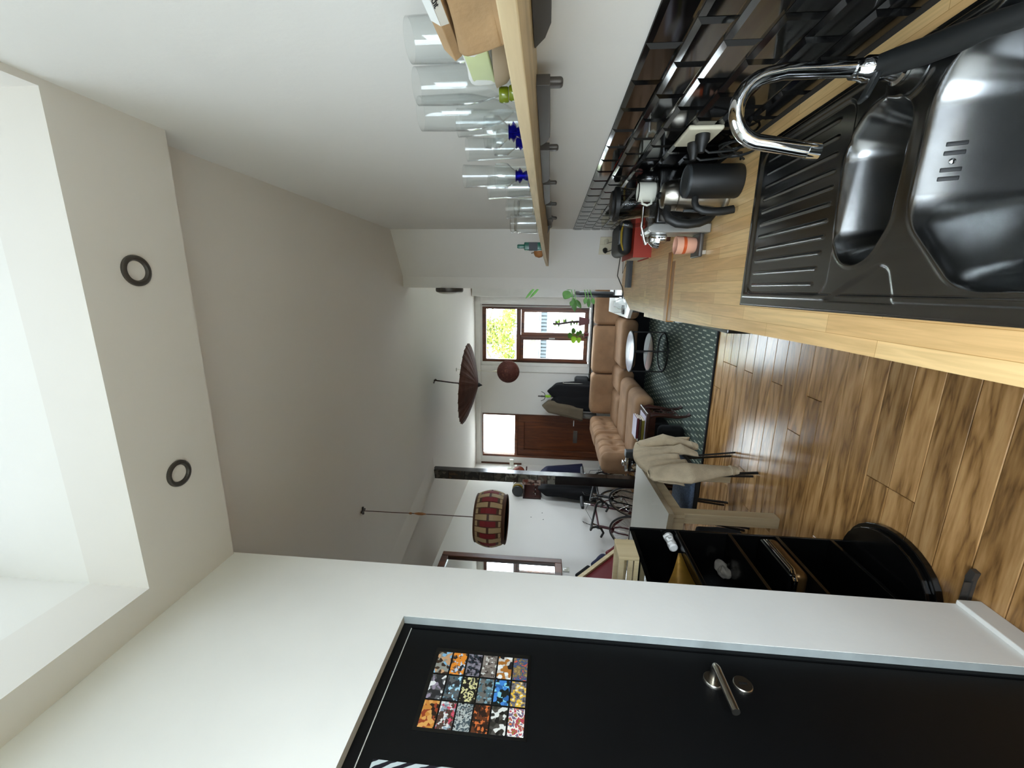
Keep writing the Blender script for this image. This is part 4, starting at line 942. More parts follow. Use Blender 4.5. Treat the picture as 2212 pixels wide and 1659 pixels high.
# ---- black open shelf unit behind the partition
t = thing('display_shelf', (-1.36, 1.7, 0), 'black open display shelf with rounded foot beside the partition end', 'shelf unit')
UX0, UX1, UY0, UY1 = -1.52, -1.2, 1.468, 1.955
build('near_side', MB().box(UX0, UY0, .03, UX1, UY0 + .035, 1.09), 'black_gloss', t, bevel=.003)
build('far_side', MB().box(UX0, UY1 - .012, .03, UX1, UY1, 1.09), 'black_gloss', t, bevel=.002)
build('back_panel', MB().box(UX0, UY0 + .035, .03, UX0 + .012, UY1 - .012, 1.09), 'black_gloss', t)
build('top_board', MB().box(UX0, UY0 + .035, 1.068, UX1 - .01, UY1 - .012, 1.088), 'black_gloss', t)
for z in (.865, .605, .375, .115): build('shelf_board', MB().box(UX0 + .012, UY0 + .036, z - .018, UX1 + .002, UY1 - .013, z), 'black_gloss', t, bevel=.002)
ft = [(UX0, UY0), (UX1 + .02, UY0)] + [(-1.195 + .19 * math.sin(math.pi * i / 14), UY0 + (UY1 - UY0) * (.5 - .5 * math.cos(math.pi * i / 14))) for i in range(1, 14)] + [(UX1 + .02, UY1), (UX0, UY1)]
build('foot_plate', MB().prism(ft, .002, .03), 'black_gloss', t, bevel=.003)
build('kick_panel', MB().prism([(a - .02 if a > -1.3 else a, UY0 + (b_ - UY0) * .96 + .008) for a, b_ in ft], .03, .055), 'black_gloss', t, bevel=.003)
build('bolt_cap', MB().sphere((UX1 + .001, UY0 + .02, 1.065), .006, 12, 8), 'chrome', t, smooth=True)
# things on it
t = thing('ceramic_head', (-1.25, 1.88, .865), 'white ceramic head figure lying on the top black shelf', 'figurine')
hb = MB().lathe([(.015, 0), (.022, .006), (.024, .03), (.021, .06), (.024, .085), (.026, .098), (.022, .104), (.001, .106)], (0, 0, 0), 28, sx=1, sy=.95)
hm = Matrix.Translation((-1.235, 1.84, .8925)) @ Matrix.Rotation(R(-90), 4, 'X')
build('head', hb.xf(hm), 'ceramic', t, smooth=True)
build('brow', MB().rbox((-.018, -.033, .072), (.018, -.016, .088), .006).xf(hm @ Matrix.Rotation(R(50), 4, 'Z')), 'ceramic', t, smooth=True)
build('nose', MB().prism([(-.018, .03), (-.042, .042), (-.020, .078)], -.006, .006, 'x').xf(hm @ Matrix.Rotation(R(50), 4, 'Z')), 'ceramic', t, bevel=.002)
build('ear', MB().ring((.026, 0, .052), .014, .0045, 20, 8, 'x').xf(hm @ Matrix.Rotation(R(-22), 4, 'Z')), 'ceramic', t, smooth=True)
build('chin', MB().rbox((-.013, -.031, .012), (.013, -.016, .026), .006).xf(hm @ Matrix.Rotation(R(50), 4, 'Z')), 'ceramic', t, smooth=True)
b = MB(); vs = []; fs = []
for i in range(13):
    f = i / 12
    for j in range(2): vs.append((-1.235 - .015 * math.sin(f * 3), 1.52 + .29 * f, (.8665 if j == 0 else 1.045 - .165 * f ** .8)))
for i in range(12): fs.append((i * 2, i * 2 + 2, i * 2 + 3, i * 2 + 1))
o = solo('gold_card', b.add(vs, fs), 'foil', 'gold card leaning on the top shelf of the black unit', 'card', smooth='all')
md = o.modifiers.new('thick', 'SOLIDIFY'); md.thickness = .002
solo('crumpled_tissue', MB().rbox((-1.385, 1.84, .6055), (-1.335, 1.92, .655), .022, 3, 4, lambda p, d: p + d * (mnoise.noise(p * 26) * .02 + mnoise.noise(p * 60) * .008)), 'tissue', 'crumpled grey paper tissue on the second black shelf', 'tissue', smooth=False)
t = thing('metal_tin', (-1.3, 1.79, .375), 'flat bronze tin with black lid and silver rim on the black unit', 'tin')
build('tin_body', MB().rbox((-1.43, 1.64, .3765), (-1.19, 1.92, .440), .03, 4), 'bronze', t, smooth=True)
build('lid', MB().rbox((-1.425, 1.645, .430), (-1.195, 1.915, .462), .012, 3), 'black_gloss', t, smooth=True)
rr = [(-1.19 + .002, 1.67), (-1.19 + .002, 1.89), (-1.218, 1.922), (-1.40, 1.922), (-1.432, 1.89), (-1.432, 1.67), (-1.40, 1.638), (-1.218, 1.638)]
build('rim', MB().tube([(a, b_, .436) for a, b_ in rr], .006, 8, True), 'chrome', t, smooth=True); build('rim', MB().tube([(a, b_, .449) for a, b_ in rr], .005, 8, True), 'chrome', t, smooth=True)
# pine crate on top
t = thing('pine_crate', (-1.35, 1.76, 1.09), 'pale pine slatted crate on top of the black display shelf', 'crate')
build('end_board', MB().box(-1.212, 1.69, 1.0915, -1.194, 1.83, 1.185), 'pine', t, bevel=.002)
for z0, z1 in ((1.0915, 1.112), (1.118, 1.140), (1.158, 1.183)):
    build('slat', MB().box(-1.505, 1.692, z0, -1.213, 1.706, z1), 'pine', t, bevel=.001); build('slat', MB().box(-1.505, 1.814, z0, -1.213, 1.828, z1), 'pine', t, bevel=.001)
build('bottom_board', MB().box(-1.50, 1.707, 1.0915, -1.213, 1.813, 1.098), 'dark_wood', t)
build('end_board', MB().box(-1.52, 1.69, 1.0915, -1.506, 1.83, 1.185), 'pine', t, bevel=.002)
# slanted red panel with pine rail, bin
t = thing('slanted_panel', (-3.0, 3.9, 0), 'slanted dark red panel with pine edge by the left wall', 'panel')
build('red_board', MB().prism([(3.30, .02), (4.55, .02), (4.55, .40), (3.30, 1.50)], -2.96, -2.94, 'x'), 'red', t)
build('pine_edge', MB().prism([(3.30, 1.50), (4.55, .40), (4.55, .455), (3.30, 1.555)], -2.97, -2.915, 'x'), 'pine', t)
build('brace', MB().box(-3.44, 3.32, .02, -2.97, 3.36, 1.40), 'dark_wood', t)
t = thing('folded_garments', (-3.1, 3.95, 1.0), 'dark red and black garments lying along the slanted panel', 'clothes')
for i in range(5):
    f = i / 4; yy = 3.45 + .85 * f; zz = 1.50 - (yy - 3.36) * .88 + .03
    build('garment', MB().rbox((-3.2, yy - .12, zz - .02), (-2.93, yy + .12, zz + .045), .03, 2, 3, lambda p, d: p + d * mnoise.noise(p * 13) * .02).xf(Matrix.Translation((0, yy, zz)) @ Matrix.Rotation(R(-41), 4, 'X') @ Matrix.Translation((0, -yy, -zz))), ['black_cloth', 'red', 'black_cloth', 'navy_cloth', 'red'][i], t, smooth=True)
t = thing('waste_bin', (-2.4, 3.05, 0), 'white bin with black liner behind the pine crate', 'bin')
build('shell', MB().lathe([(.12, 0), (.15, .82), (.145, .82), (.11, .02)], (-2.72, 3.42, .001), 32), 'enamel', t, smooth=True)
build('liner', MB().lathe([(.145, 0), (.146, .02), (.13, .02), (.10, -.2), (.001, -.2)], (-2.72, 3.42, .803), 28), 'black_matt', t, smooth=True)

# ---- corner sofa in tan corduroy
sf = thing('corner_sofa', (-1.3, 6.3, 0), 'large tan corduroy corner sofa under the window', 'sofa')
def tuft(cs, depth, rad):
    def f(p, d):
        for c_ in cs:
            q_ = (p - Vector(c_)).length; p = p - d * depth * math.exp(-(q_ / rad) ** 2)
        return p + d * .006 * mnoise.noise(p * 4)
    return f
def cushion(nm, lo, hi, r, cs=(), depth=.03, rad=.07, sub=9): return build(nm, MB().rbox(lo, hi, r, 4, sub, tuft(cs, depth, rad)), 'corduroy', sf, smooth='all')
bx = [(.10, -.575), (-.585, -1.405), (-1.415, -2.13)]
for b0, b1 in bx:
    m = (b0 + b1) / 2
    cushion('back_cushion', (b1, 6.97, .34), (b0, 7.285, .775), .075, [(m, 6.97, .62), (m, 6.97, .50)], .035, .06)
sx = [(.10, -.42), (-.43, -1.19), (-1.20, -1.62)]
for b0, b1 in sx: cushion('seat_cushion', (b1, 6.25, .20), (b0, 7.05, .44), .09)
build('plinth', MB().box(-2.40, 6.45, .012, .10, 7.28, .2).box(-2.40, 4.98, .012, -1.62, 6.44, .2), 'black_cloth', sf)
by = [(7.0, 6.12), (6.11, 5.22)]
def channel(p, d):
    g = abs(((p.y - 5.22) / .2225) % 1 - .5)
    k_ = max(0, d.x) ** .5
    p = p - d * .032 * k_ * math.exp(-(g / .07) ** 2)
    for yy in (5.44, 5.66, 5.89, 6.33, 6.55, 6.78):
        for zz in (.55,): p = p - d * .05 * k_ * math.exp(-((p.y - yy) ** 2 + (p.z - zz) ** 2) / .055 ** 2)
    return p + d * .007 * mnoise.noise(p * 6)
for a, b_ in by: build('back_cushion', MB().rbox((-2.46, b_, .34), (-2.14, a, .775), .10, 4, 30, channel), 'corduroy', sf, smooth='all')
for a, b_ in ((7.0, 6.26), (6.25, 5.62), (5.61, 4.98)): cushion('seat_cushion', (-2.2, b_, .20), (-1.28 if a < 6.9 else -1.62, a, .43), .10)
# ---- round side table
t = thing('side_table', (-.80, 5.56, 0), 'round black wire side table with pale split top', 'side table')
def half(z, h, r, s, m, nm):
    pts = [(-.80 + s * .004 + s * r * abs(math.cos(a)) , 5.56 + r * math.sin(a)) for a in [math.pi * (-.5 + i / 20) for i in range(21)]]
    if s < 0: pts = pts[::-1]
    mt = Matrix.Translation((-.80, 5.56, 0)) @ Matrix.Rotation(R(65), 4, 'Z') @ Matrix.Translation((.80, -5.56, 0))
    return build(nm, MB().prism(pts, z, z + h).xf(mt), m, t)
half(.44, .012, .262, 1, 'tray_white', 'top_half'); half(.44, .012, .262, -1, 'tray_white', 'top_half')
build('top_rim', MB().ring((-.80, 5.56, .442), .27, .009, 48, 8), 'black_matt', t, smooth=True)
half(.20, .01, .24, 1, 'graphite', 'lower_half'); half(.20, .01, .24, -1, 'tray_pink', 'lower_half')
build('lower_rim', MB().ring((-.80, 5.56, .202), .248, .008, 48, 8), 'black_matt', t, smooth=True)
build('base_ring', MB().ring((-.80, 5.56, .022), .25, .009, 48, 8), 'black_matt', t, smooth=True)
for i in range(4):
    a = R(10 + 90 * i); build('leg', MB().bar((-.80 + .262 * math.cos(a), 5.56 + .262 * math.sin(a), .0105), (-.80 + .262 * math.cos(a), 5.56 + .262 * math.sin(a), .445), .016, .016), 'black_matt', t)
# ---- carved coffee table with books and camera
t = thing('coffee_table', (-1.72, 4.44, 0), 'dark carved wooden coffee table between sofa and dining table', 'coffee table')
build('top', MB().rbox((-2.16, 4.26, .435), (-1.27, 4.63, .468), .014, 3), 'dark_wood', t, smooth=True)
build('apron', MB().box(-2.12, 4.29, .37, -1.30, 4.31, .435).box(-2.12, 4.58, .37, -1.30, 4.60, .435).box(-1.32, 4.31, .385, -1.30, 4.58, .435).box(-2.12, 4.31, .385, -2.10, 4.58, .435), 'dark_wood', t)
for x, y_, s in ((-1.31, 4.30, 1), (-1.31, 4.59, 1), (-2.11, 4.30, -1), (-2.11, 4.59, -1)):
    build('leg', MB().tube([(x, y_, .44), (x + s * .018, y_, .38), (x + s * .012, y_, .28), (x - s * .004, y_, .15), (x + s * .008, y_, .06), (x + s * .035, y_, .018)], [.028, .030, .022, .016, .014, .020], 10), 'dark_wood', t, smooth=True)
build('end_scroll', MB().ring((-1.305, 4.44, .30), .055, .008, 24, 8, 'x').ring((-1.305, 4.44, .19), .05, .008, 24, 8, 'x').bar((-1.305, 4.31, .25), (-1.305, 4.58, .25), .012, .014).bar((-1.305, 4.31, .13), (-1.305, 4.58, .13), .012, .014), 'dark_wood', t, smooth=True)
solo('magazine', MB().box(-1.90, 4.30, .4685, -1.32, 4.56, .474), 'lilac', 'large pale magazine lying flat under the books on the coffee table', 'magazine')
def book(x0, x1, y0, y1, z0, z1, cm, label):
    t = thing('book', ((x0 + x1) / 2, (y0 + y1) / 2, z0), label, 'book', 'books on the coffee table')
    build('cover', MB().box(x0, y0, z0, x1, y1, z0 + .002).box(x0, y0, z1 - .002, x1, y1, z1).box(x0, y0, z0, x1, y0 + .002, z1), cm, t)
    build('pages', MB().box(x0 + .003, y0 + .0025, z0 + .0022, x1 - .003, y1 - .004, z1 - .0022), 'page', t)
book(-1.66, -1.37, 4.315, 4.53, .475, .505, 'mustard', 'olive mustard book at the bottom of the stack')
book(-1.615, -1.36, 4.325, 4.53, .5055, .530, 'brownbook', 'dark brown book in the middle of the stack')
book(-1.58, -1.35, 4.33, 4.53, .5305, .553, 'wine', 'wine red book second from the top of the stack')
solo('booklet', MB().box(-1.59, 4.335, .5535, -1.355, 4.525, .558), 'lilac', 'pale lilac booklet on top of the book stack', 'book')
t = thing('film_camera', (-1.85, 4.42, .474), 'black and chrome film camera standing on the coffee table', 'camera')
CMX = Matrix.Translation((-1.89, 4.40, .475)) @ Matrix.Scale(1.32, 4) @ Matrix.Translation((1.86, -4.39, -.475))
build('body', MB().rbox((-1.945, 4.37, .475), (-1.80, 4.42, .565), .012, 2).xf(CMX), 'black_gloss', t, smooth=True)
build('top_plate', MB().rbox((-1.945, 4.372, .565), (-1.80, 4.418, .595), .008, 2).xf(CMX), 'chrome', t, smooth=True)
build('prism_hump', MB().rbox((-1.895, 4.37, .585), (-1.85, 4.42, .622), .012, 2).xf(CMX), 'chrome', t, smooth=True)
build('lens_barrel', MB().lathe([(.032, 0), (.033, .03), (.030, .05), (.026, .05), (.024, .04), (.001, .038)], (-1.872, 4.372, .522), 28, '-y').xf(CMX), 'chrome', t, smooth=True)
build('flash', MB().rbox((-1.815, 4.36, .52), (-1.755, 4.43, .60), .008).xf(CMX), 'graphite', t, smooth=True)
build('lettering', MB().bar((-1.93, 4.3685, .545), (-1.922, 4.3685, .535), .002, .004).bar((-1.914, 4.3685, .545), (-1.922, 4.3685, .535), .002, .004).bar((-1.922, 4.3685, .535), (-1.922, 4.3685, .522), .002, .004).xf(CMX), 'paper', t)
solo('soft_case', MB().rbox((-2.05, 4.36, .02), (-1.45, 4.50, .30), .06, 3, 4), 'black_cloth', 'black soft case lying under the carved coffee table', 'case', smooth=True)

# ---- hanging lamps and parasol
t = thing('drum_pendant', (-1.665, 2.72, 1.80), 'slatted drum pendant lamp with red and cream panels', 'pendant lamp')
LC = Vector((-1.668, 2.72, 0))
def lr(z):
    f = (z - 1.815) / .21; return .172 + .030 * math.sin(math.pi * min(1, max(0, f))) 
prof = [(lr(1.815 + .21 * i / 8), 1.815 + .21 * i / 8) for i in range(9)]
build('shade', MB().lathe(prof + [(r - .006, z) for r, z in prof[::-1]], LC, 60), 'slat_brown', t, smooth=True)
build('rim', MB().ring(LC + Vector((0, 0, 1.812)), .173, .007, 48, 8).ring(LC + Vector((0, 0, 2.028)), .172, .005, 48, 8), 'slat_brown', t, smooth=True)
build('bottom_diffuser', MB().lathe([(.168, 1.822), (.1, 1.818), (.001, 1.817)], LC, 40), 'slat_cream', t, smooth=True)
def block(k, z0, z1, m):
    z0, z1 = 1.815 + (z0 - 1.815) * .875, 1.815 + (z1 - 1.815) * .875
    da = 2 * math.pi / 28; a0 = k * da + .018; a1 = (k + 1) * da - .018; b = MB(); vs = []; fs = []
    for i in range(4):
        z = z0 + (z1 - z0) * i / 3
        for a, e in ((a0, .004), (a1, .004), (a1, -.002), (a0, -.002)):
            r = lr(z) + e; vs.append((LC.x + r * math.cos(a), LC.y + r * math.sin(a), z))
    for i in range(3):
        for j in range(4): fs.append((i * 4 + j, i * 4 + (j + 1) % 4, i * 4 + 4 + (j + 1) % 4, i * 4 + 4 + j))
    fs += [(3, 2, 1, 0), (12, 13, 14, 15)]
    build('slat', b.add(vs, fs), m, t)
for k in range(28):
    if k % 2: block(k, 1.832, 1.928, 'slat_cream'); block(k, 1.948, 2.045, 'slat_cream')
    else: block(k, 1.835, 1.853, 'slat_cream'); block(k, 1.874, 2.002, 'slat_red'); block(k, 2.024, 2.044, 'slat_cream')
build('cord', MB().tube([(-1.668, 2.72, 2.0), (-1.668, 2.72, 2.45), (-1.672, 2.72, 2.92)], .0032, 6), 'slat_brown', t)
build('cord_grip', MB().lathe([(.004, 0), (.010, .03), (.010, .06), (.004, .09)], (-1.668, 2.72, 2.42), 12).lathe([(.006, 0), (.008, .01), (.006, .02)], (-1.669, 2.72, 2.53), 10), 'fruit', t, smooth=True)
build('ceiling_hook', MB().bar((-1.70, 2.72, 2.913), (-1.64, 2.72, 2.913), .012, .012).bar((-1.672, 2.69, 2.913), (-1.672, 2.75, 2.913), .012, .012), 'dark_metal', t)
t = thing('paper_parasol', (-1.145, 4.79, 2.32), 'brown oiled paper parasol hanging upside down from the ceiling', 'parasol')
PT = Matrix.Translation((-1.145, 4.79, 2.37)) @ Matrix.Rotation(R(3.5), 4, 'Y') @ Matrix.Rotation(R(2), 4, 'X')
pr = [(.012, 0), (.10, .018), (.2, .042), (.3, .07), (.4, .105), (.465, .135), (.49, .155)]
build('canopy', MB().lathe(pr + [(r - .003, h + .004) for r, h in pr[::-1]], (0, 0, 0), 112, cap=False, fn=lambda a, h, k: 1 + (.012 if int(round(a / (2 * math.pi) * 112)) % 4 < 2 else -.010) * (1 if 1 < k < 12 else 0)).xf(PT), 'paper_shade', t)
for i in range(28):
    a = 2 * math.pi * i / 28; c_, s_ = math.cos(a), math.sin(a)
    build('rib', MB().tube([(r * c_, r * s_, h + .008) for r, h in pr], .004, 5).xf(PT), 'dark_wood', t)
build('tip', MB().lathe([(.001, -.05), (.012, -.03), (.026, -.008), (.028, .004), (.012, .012)], (0, 0, 0), 20).xf(PT), 'black_matt', t, smooth=True)
build('handle', MB().tube([(0, 0, 0), (0, 0, .30), (.012, 0, .548)], .008, 10).xf(PT), 'dark_wood', t, smooth=True)
build('ceiling_hook', MB().tube([(-1.11, 4.79, 2.918), (-1.09, 4.79, 2.90), (-1.115, 4.79, 2.875)], .006, 8).bar((-1.13, 4.75, 2.913), (-1.10, 4.82, 2.913), .012, .012), 'dark_metal', t)
t = thing('ball_pendant', (-1.21, 5.99, 1.95), 'red-brown woven ball pendant lamp in front of the window', 'pendant lamp')
BC = Vector((-1.212, 5.99, 2.125)); b = MB(); rs = random.Random(3)
for i in range(85):
    n_ = Vector((rs.gauss(0, 1), rs.gauss(0, 1), rs.gauss(0, 1))).normalized(); u = n_.orthogonal().normalized(); v = n_.cross(u); o_ = rs.uniform(-.09, .09)
    r = math.sqrt(.165 ** 2 - o_ ** 2); b.tube([BC + n_ * o_ + u * (r * math.cos(2 * math.pi * k / 30)) + v * (r * math.sin(2 * math.pi * k / 30)) for k in range(30)], .0035, 4, True)
build('woven_shade', b, 'rattan', t)['kind'] = 'stuff'
build('inner_shade', MB().sphere(BC, .158, 32, 18), 'rattan_light', t, smooth=True)
build('lamp_cap', MB().lathe([(.022, 0), (.018, .02), (.008, .045), (.006, .07)], (BC.x, BC.y, BC.z + .163), 16), 'cream', t, smooth=True)
build('cord', MB().tube([(BC.x, BC.y, 2.35), (BC.x + .003, BC.y, 2.75), (BC.x + .008, BC.y, 2.92)], .0028, 6), 'cream', t)
build('ceiling_hook', MB().sphere((-1.205, 5.99, 2.79), .012, 12, 8).bar((-1.23, 5.99, 2.914), (-1.18, 5.99, 2.914), .01, .01), 'satin', t, smooth=True)
# bulkhead lamp on the wall return
t = thing('bulkhead_lamp', (-.02, 3.96, 2.5), 'round dark-rimmed bulkhead lamp on the edge of the white wall return', 'wall lamp')
build('housing', MB().lathe([(.13, 0), (.132, .02), (.128, .034), (.116, .04)], (0, 0, 0), 40, 'x').xf(Matrix.Translation((0, 3.94, 2.495)) @ Matrix.Scale(-1, 4, (1, 0, 0))), 'dark_metal', t, smooth=True)
build('dome', MB().lathe([(.117, .036), (.10, .048), (.06, .056), (.001, .058)], (0, 0, 0), 40, 'x').xf(Matrix.Translation((0, 3.94, 2.495)) @ Matrix.Scale(-1, 4, (1, 0, 0))), 'frost', t, smooth=True)

# ---- coat stand with coats behind the sofa
CSX, CSY = -1.96, 7.45
t = thing('coat_stand', (CSX, CSY, 0), 'slim dark coat stand behind the sofa beside the front door', 'coat stand')
build('pole', MB().tube([(CSX, CSY, .02), (CSX, CSY, 1.70)], .013, 12), 'dark_metal', t)
build('base', MB().lathe([(.17, 0), (.17, .015), (.02, .03)], (CSX, CSY, .002), 32), 'dark_metal', t, smooth=True)
for i in range(4):
    a = R(20 + 90 * i); build('hook', MB().tube([(CSX, CSY, 1.56), (CSX + .06 * math.cos(a), CSY + .05 * math.sin(a), 1.58), (CSX + .09 * math.cos(a), CSY + .07 * math.sin(a), 1.64)], .006, 8), 'dark_metal', t)
build('side_arm', MB().tube([(CSX + .05, CSY - .03, 1.22), (CSX + .27, CSY - .03, 1.235)], .007, 8).tube([(CSX + .27, CSY - .03, .80), (CSX + .27, CSY - .03, 1.235)], .005, 8).sphere((CSX + .275, CSY - .03, 1.24), .012, 10, 8), 'satin', t, smooth=True)
def coat(name, c, w, d, z0, z1, m, label, seed, lean=0, flare=.35, n=30, cat='coat', group=None):
    """hanging garment: narrow shoulders, widening and folded towards the hem"""
    b = MB(); k = 44; vs = []; fs = []
    for i in range(n + 1):
        f = i / n; z = z1 + (z0 - z1) * f
        sh = sstep(-.02, .16, f); ww = w * (.25 + .75 * sh) * (1 - flare * .35 + flare * f) * (1 if i else .5)
        dd = d * (.35 + .65 * sh) * (1 - .2 + .35 * f) * (1 if i else .5)
        for j in range(k):
            a = 2 * math.pi * j / k; ca, sa = math.cos(a), math.sin(a)
            fo = 1 + (.10 * math.sin(7 * a + seed + 1.5 * f) + .06 * math.sin(13 * a + seed * 2)) * f + .12 * mnoise.noise(Vector((ca * 1.7, sa * 1.7, f * 3 + seed)))
            vs.append((c[0] + lean * f + math.copysign(abs(ca) ** .8, ca) * ww / 2 * fo, c[1] + math.copysign(abs(sa) ** .8, sa) * dd / 2 * fo, z - .02 * ca * ca * (1 - f)))
    for i in range(n):
        for j in range(k): fs.append((i * k + j, (i + 1) * k + j, (i + 1) * k + (j + 1) % k, i * k + (j + 1) % k))
    fs += [list(range(k)), list(range(n * k, (n + 1) * k))[::-1]]
    return solo(name, b.add(vs, fs), m, label, cat, group, smooth='all')
coat('black_coat', (-1.86, 7.46, 0), .36, .20, .45, 1.53, 'black_cloth', 'black coat hanging on the window side of the coat stand', 1.2)
coat('black_coat', (-2.03, 7.44, 0), .34, .20, .45, 1.46, 'black_cloth', 'black coat hanging in the middle of the coat stand', 4.4)
coat('khaki_coat', (-2.13, 7.42, 0), .27, .18, .86, 1.62, 'olive_cloth', 'khaki canvas coat hanging on the door side of the coat stand', 2.7, -.10)
coat('grey_scarf', (-2.30, 7.46, 0), .10, .08, .60, 1.0, 'grey_cover', 'grey scarf hanging below the khaki coat', 6.1, -.03, cat='scarf')
solo('lime_glove', MB().rbox((-1.97, 7.39, 1.46), (-1.925, 7.44, 1.57), .018, 3, 3, lambda p, d: p + d * mnoise.noise(p * 30) * .012), 'lime_leaf', 'bright lime fabric piece at the top of the coat stand', 'glove', smooth=True)
solo('black_speaker', MB().rbox((-1.745, 7.50, .766), (-1.575, 7.62, 1.03), .05, 4), 'graphite', 'black rounded speaker on the dark sill between coats and window', 'speaker', smooth=True)
bpy.data.objects['black_speaker'].location.x += .0
struct('trim_6', MB().box(-1.80, YF - .15, .735, -1.5, YF - .0, .765), 'black_gloss', label='wide end of the dark sill shelf')

# ---- left wall: coat rack, coats, ball, hooks, router, mirror, switch
t = thing('wall_coat_rack', (XL + .06, 6.1, 1.6), 'dark brown wall coat rack behind the poster-covered post', 'coat rack')
build('back_board', MB().box(XL + .001, 6.28, 1.58, XL + .025, 7.15, 1.86), 'dark_wood', t, bevel=.004)
build('hat_shelf', MB().box(XL + .001, 6.28, 1.86, XL + .18, 7.18, 1.885), 'dark_wood', t, bevel=.003)
for i in range(6):
    yy = 6.34 + .15 * i; build('peg', MB().tube([(XL + .02, yy, 1.68), (XL + .08, yy, 1.68), (XL + .10, yy, 1.72)], .009, 8), 'chrome', t, smooth=True)
coat('dark_coat', (XL + .15, 6.40, 0), .22, .40, .68, 1.64, 'black_cloth', 'long black coat on the wall rack to the left of the post', 3.3, .02)
coat('dark_coat', (XL + .15, 6.68, 0), .20, .30, .80, 1.64, 'black_cloth', 'long black coat on the wall rack hidden by the post', 5.9, .02)
coat('navy_jacket', (XL + .15, 7.02, 0), .22, .30, .84, 1.62, 'navy_cloth', 'navy blue jacket on the wall rack to the right of the post', 7.7, .03)
for i, (yy, m, lb) in enumerate(((6.33, 'graphite', 'dark round cap standing on the hat shelf, nearest the drum lamp'), (6.40, 'yellow', 'mustard round cap standing on the hat shelf'), (6.49, 'ceramic', 'white round cap standing on the hat shelf'), (6.58, 'black_matt', 'black round cap standing on the hat shelf beside the post'))):
    solo('round_cap', MB().lathe([(.09, 0), (.095, .02), (.085, .035), (.001, .042)], (XL + .10, yy, 1.981), 28, 'y'), m, lb, 'cap', 'caps on the hat shelf', smooth=True)
t = thing('basketball', (XL + .15, 6.93, 1.886), 'orange-brown basketball on the hat shelf by the post', 'ball')
build('ball', MB().sphere((XL + .15, 6.96, 2.006), .118, 32, 20), 'ball', t, smooth=True)
for ax in 'xyz': build('seam', MB().ring((XL + .15, 6.96, 2.006), .118, .003, 40, 6, ax), 'black_rubber', t, smooth=True)
for i in range(3):
    z = 1.68 + .0 * i; yy = 6.86 + .09 * i
    solo('wall_hook', MB().tube([(XL + .021, yy + .02, 1.80), (XL + .05, yy + .02, 1.80), (XL + .075, yy + .02, 1.825), (XL + .07, yy + .02, 1.85)], .007, 8), 'chrome', ['chrome hook on the rack board nearest the post', 'chrome hook in the middle of the rack board', 'chrome hook on the rack board nearest the front door'][i], 'hook', 'chrome hooks on the rack', smooth=True)
t = thing('wifi_router', (XL + .08, 7.5, 2.1), 'small white router with looped cables on the wall beside the front door light', 'router')
build('case', MB().rbox((XL + .06, 7.42, 2.14), (XL + .19, 7.47, 2.22), .008), 'enamel', t, smooth=True)
build('bracket', MB().box(XL + .001, 7.40, 2.08, XL + .06, 7.50, 2.11).box(XL + .001, 7.41, 2.11, XL + .012, 7.49, 2.26), 'enamel', t)
build('cable', MB().ring((XL + .05, 7.36, 2.13), .055, .004, 28, 6, 'x').ring((XL + .03, 7.38, 2.10), .075, .004, 28, 6, 'x').tube([(XL + .03, 7.38, 2.17), (XL + .02, 7.42, 2.28)], .003, 6), 'enamel', t, smooth=True)
t = thing('wall_mirror', (XL, 4.2, 1.3), 'large wall mirror in a wide dark brown wooden frame', 'mirror')
MY0, MY1, MZ0, MZ1 = 3.45, 4.69, 1.28, 2.84
for nm, bb in (('frame_side', (MY1 - .09, MZ0, MY1, MZ1)), ('frame_side', (MY0, MZ0, MY0 + .09, MZ1)), ('frame_top', (MY0 + .09, MZ1 - .09, MY1 - .09, MZ1)), ('frame_bottom', (MY0 + .09, MZ0, MY1 - .09, MZ0 + .09))):
    build(nm, MB().box(XL + .001, bb[0], bb[1], XL + .05, bb[2], bb[3]), 'brown_wood', t, bevel=.008)
build('mirror_glass', MB().box(XL + .001, MY0 + .085, MZ0 + .085, XL + .018, MY1 - .085, MZ1 - .085), 'mirror', t)
t = thing('light_switch', (XL, 4.54, 1.2), 'white square light switch on the wall below the mirror', 'switch')
build('plate', MB().rbox((XL, 4.50, 1.185), (XL + .012, 4.585, 1.27), .004), 'enamel', t, smooth=True)
build('rocker', MB().rbox((XL + .008, 4.522, 1.205), (XL + .018, 4.563, 1.25), .003), 'enamel', t, smooth=True)
for i, (yy, zz) in enumerate(((5.86, 1.55), (5.72, 1.72), (5.67, 1.53))):
    solo('wall_plug', MB().lathe([(.008, 0), (.007, .003), (.001, .003)], (XL, yy, zz), 12, 'x'), 'graphite', ['small dark wall plug nearest the long black coat', 'uppermost small dark wall plug on the left wall', 'small dark wall plug farthest from the long black coat'][i], 'wall plug', 'wall plugs')

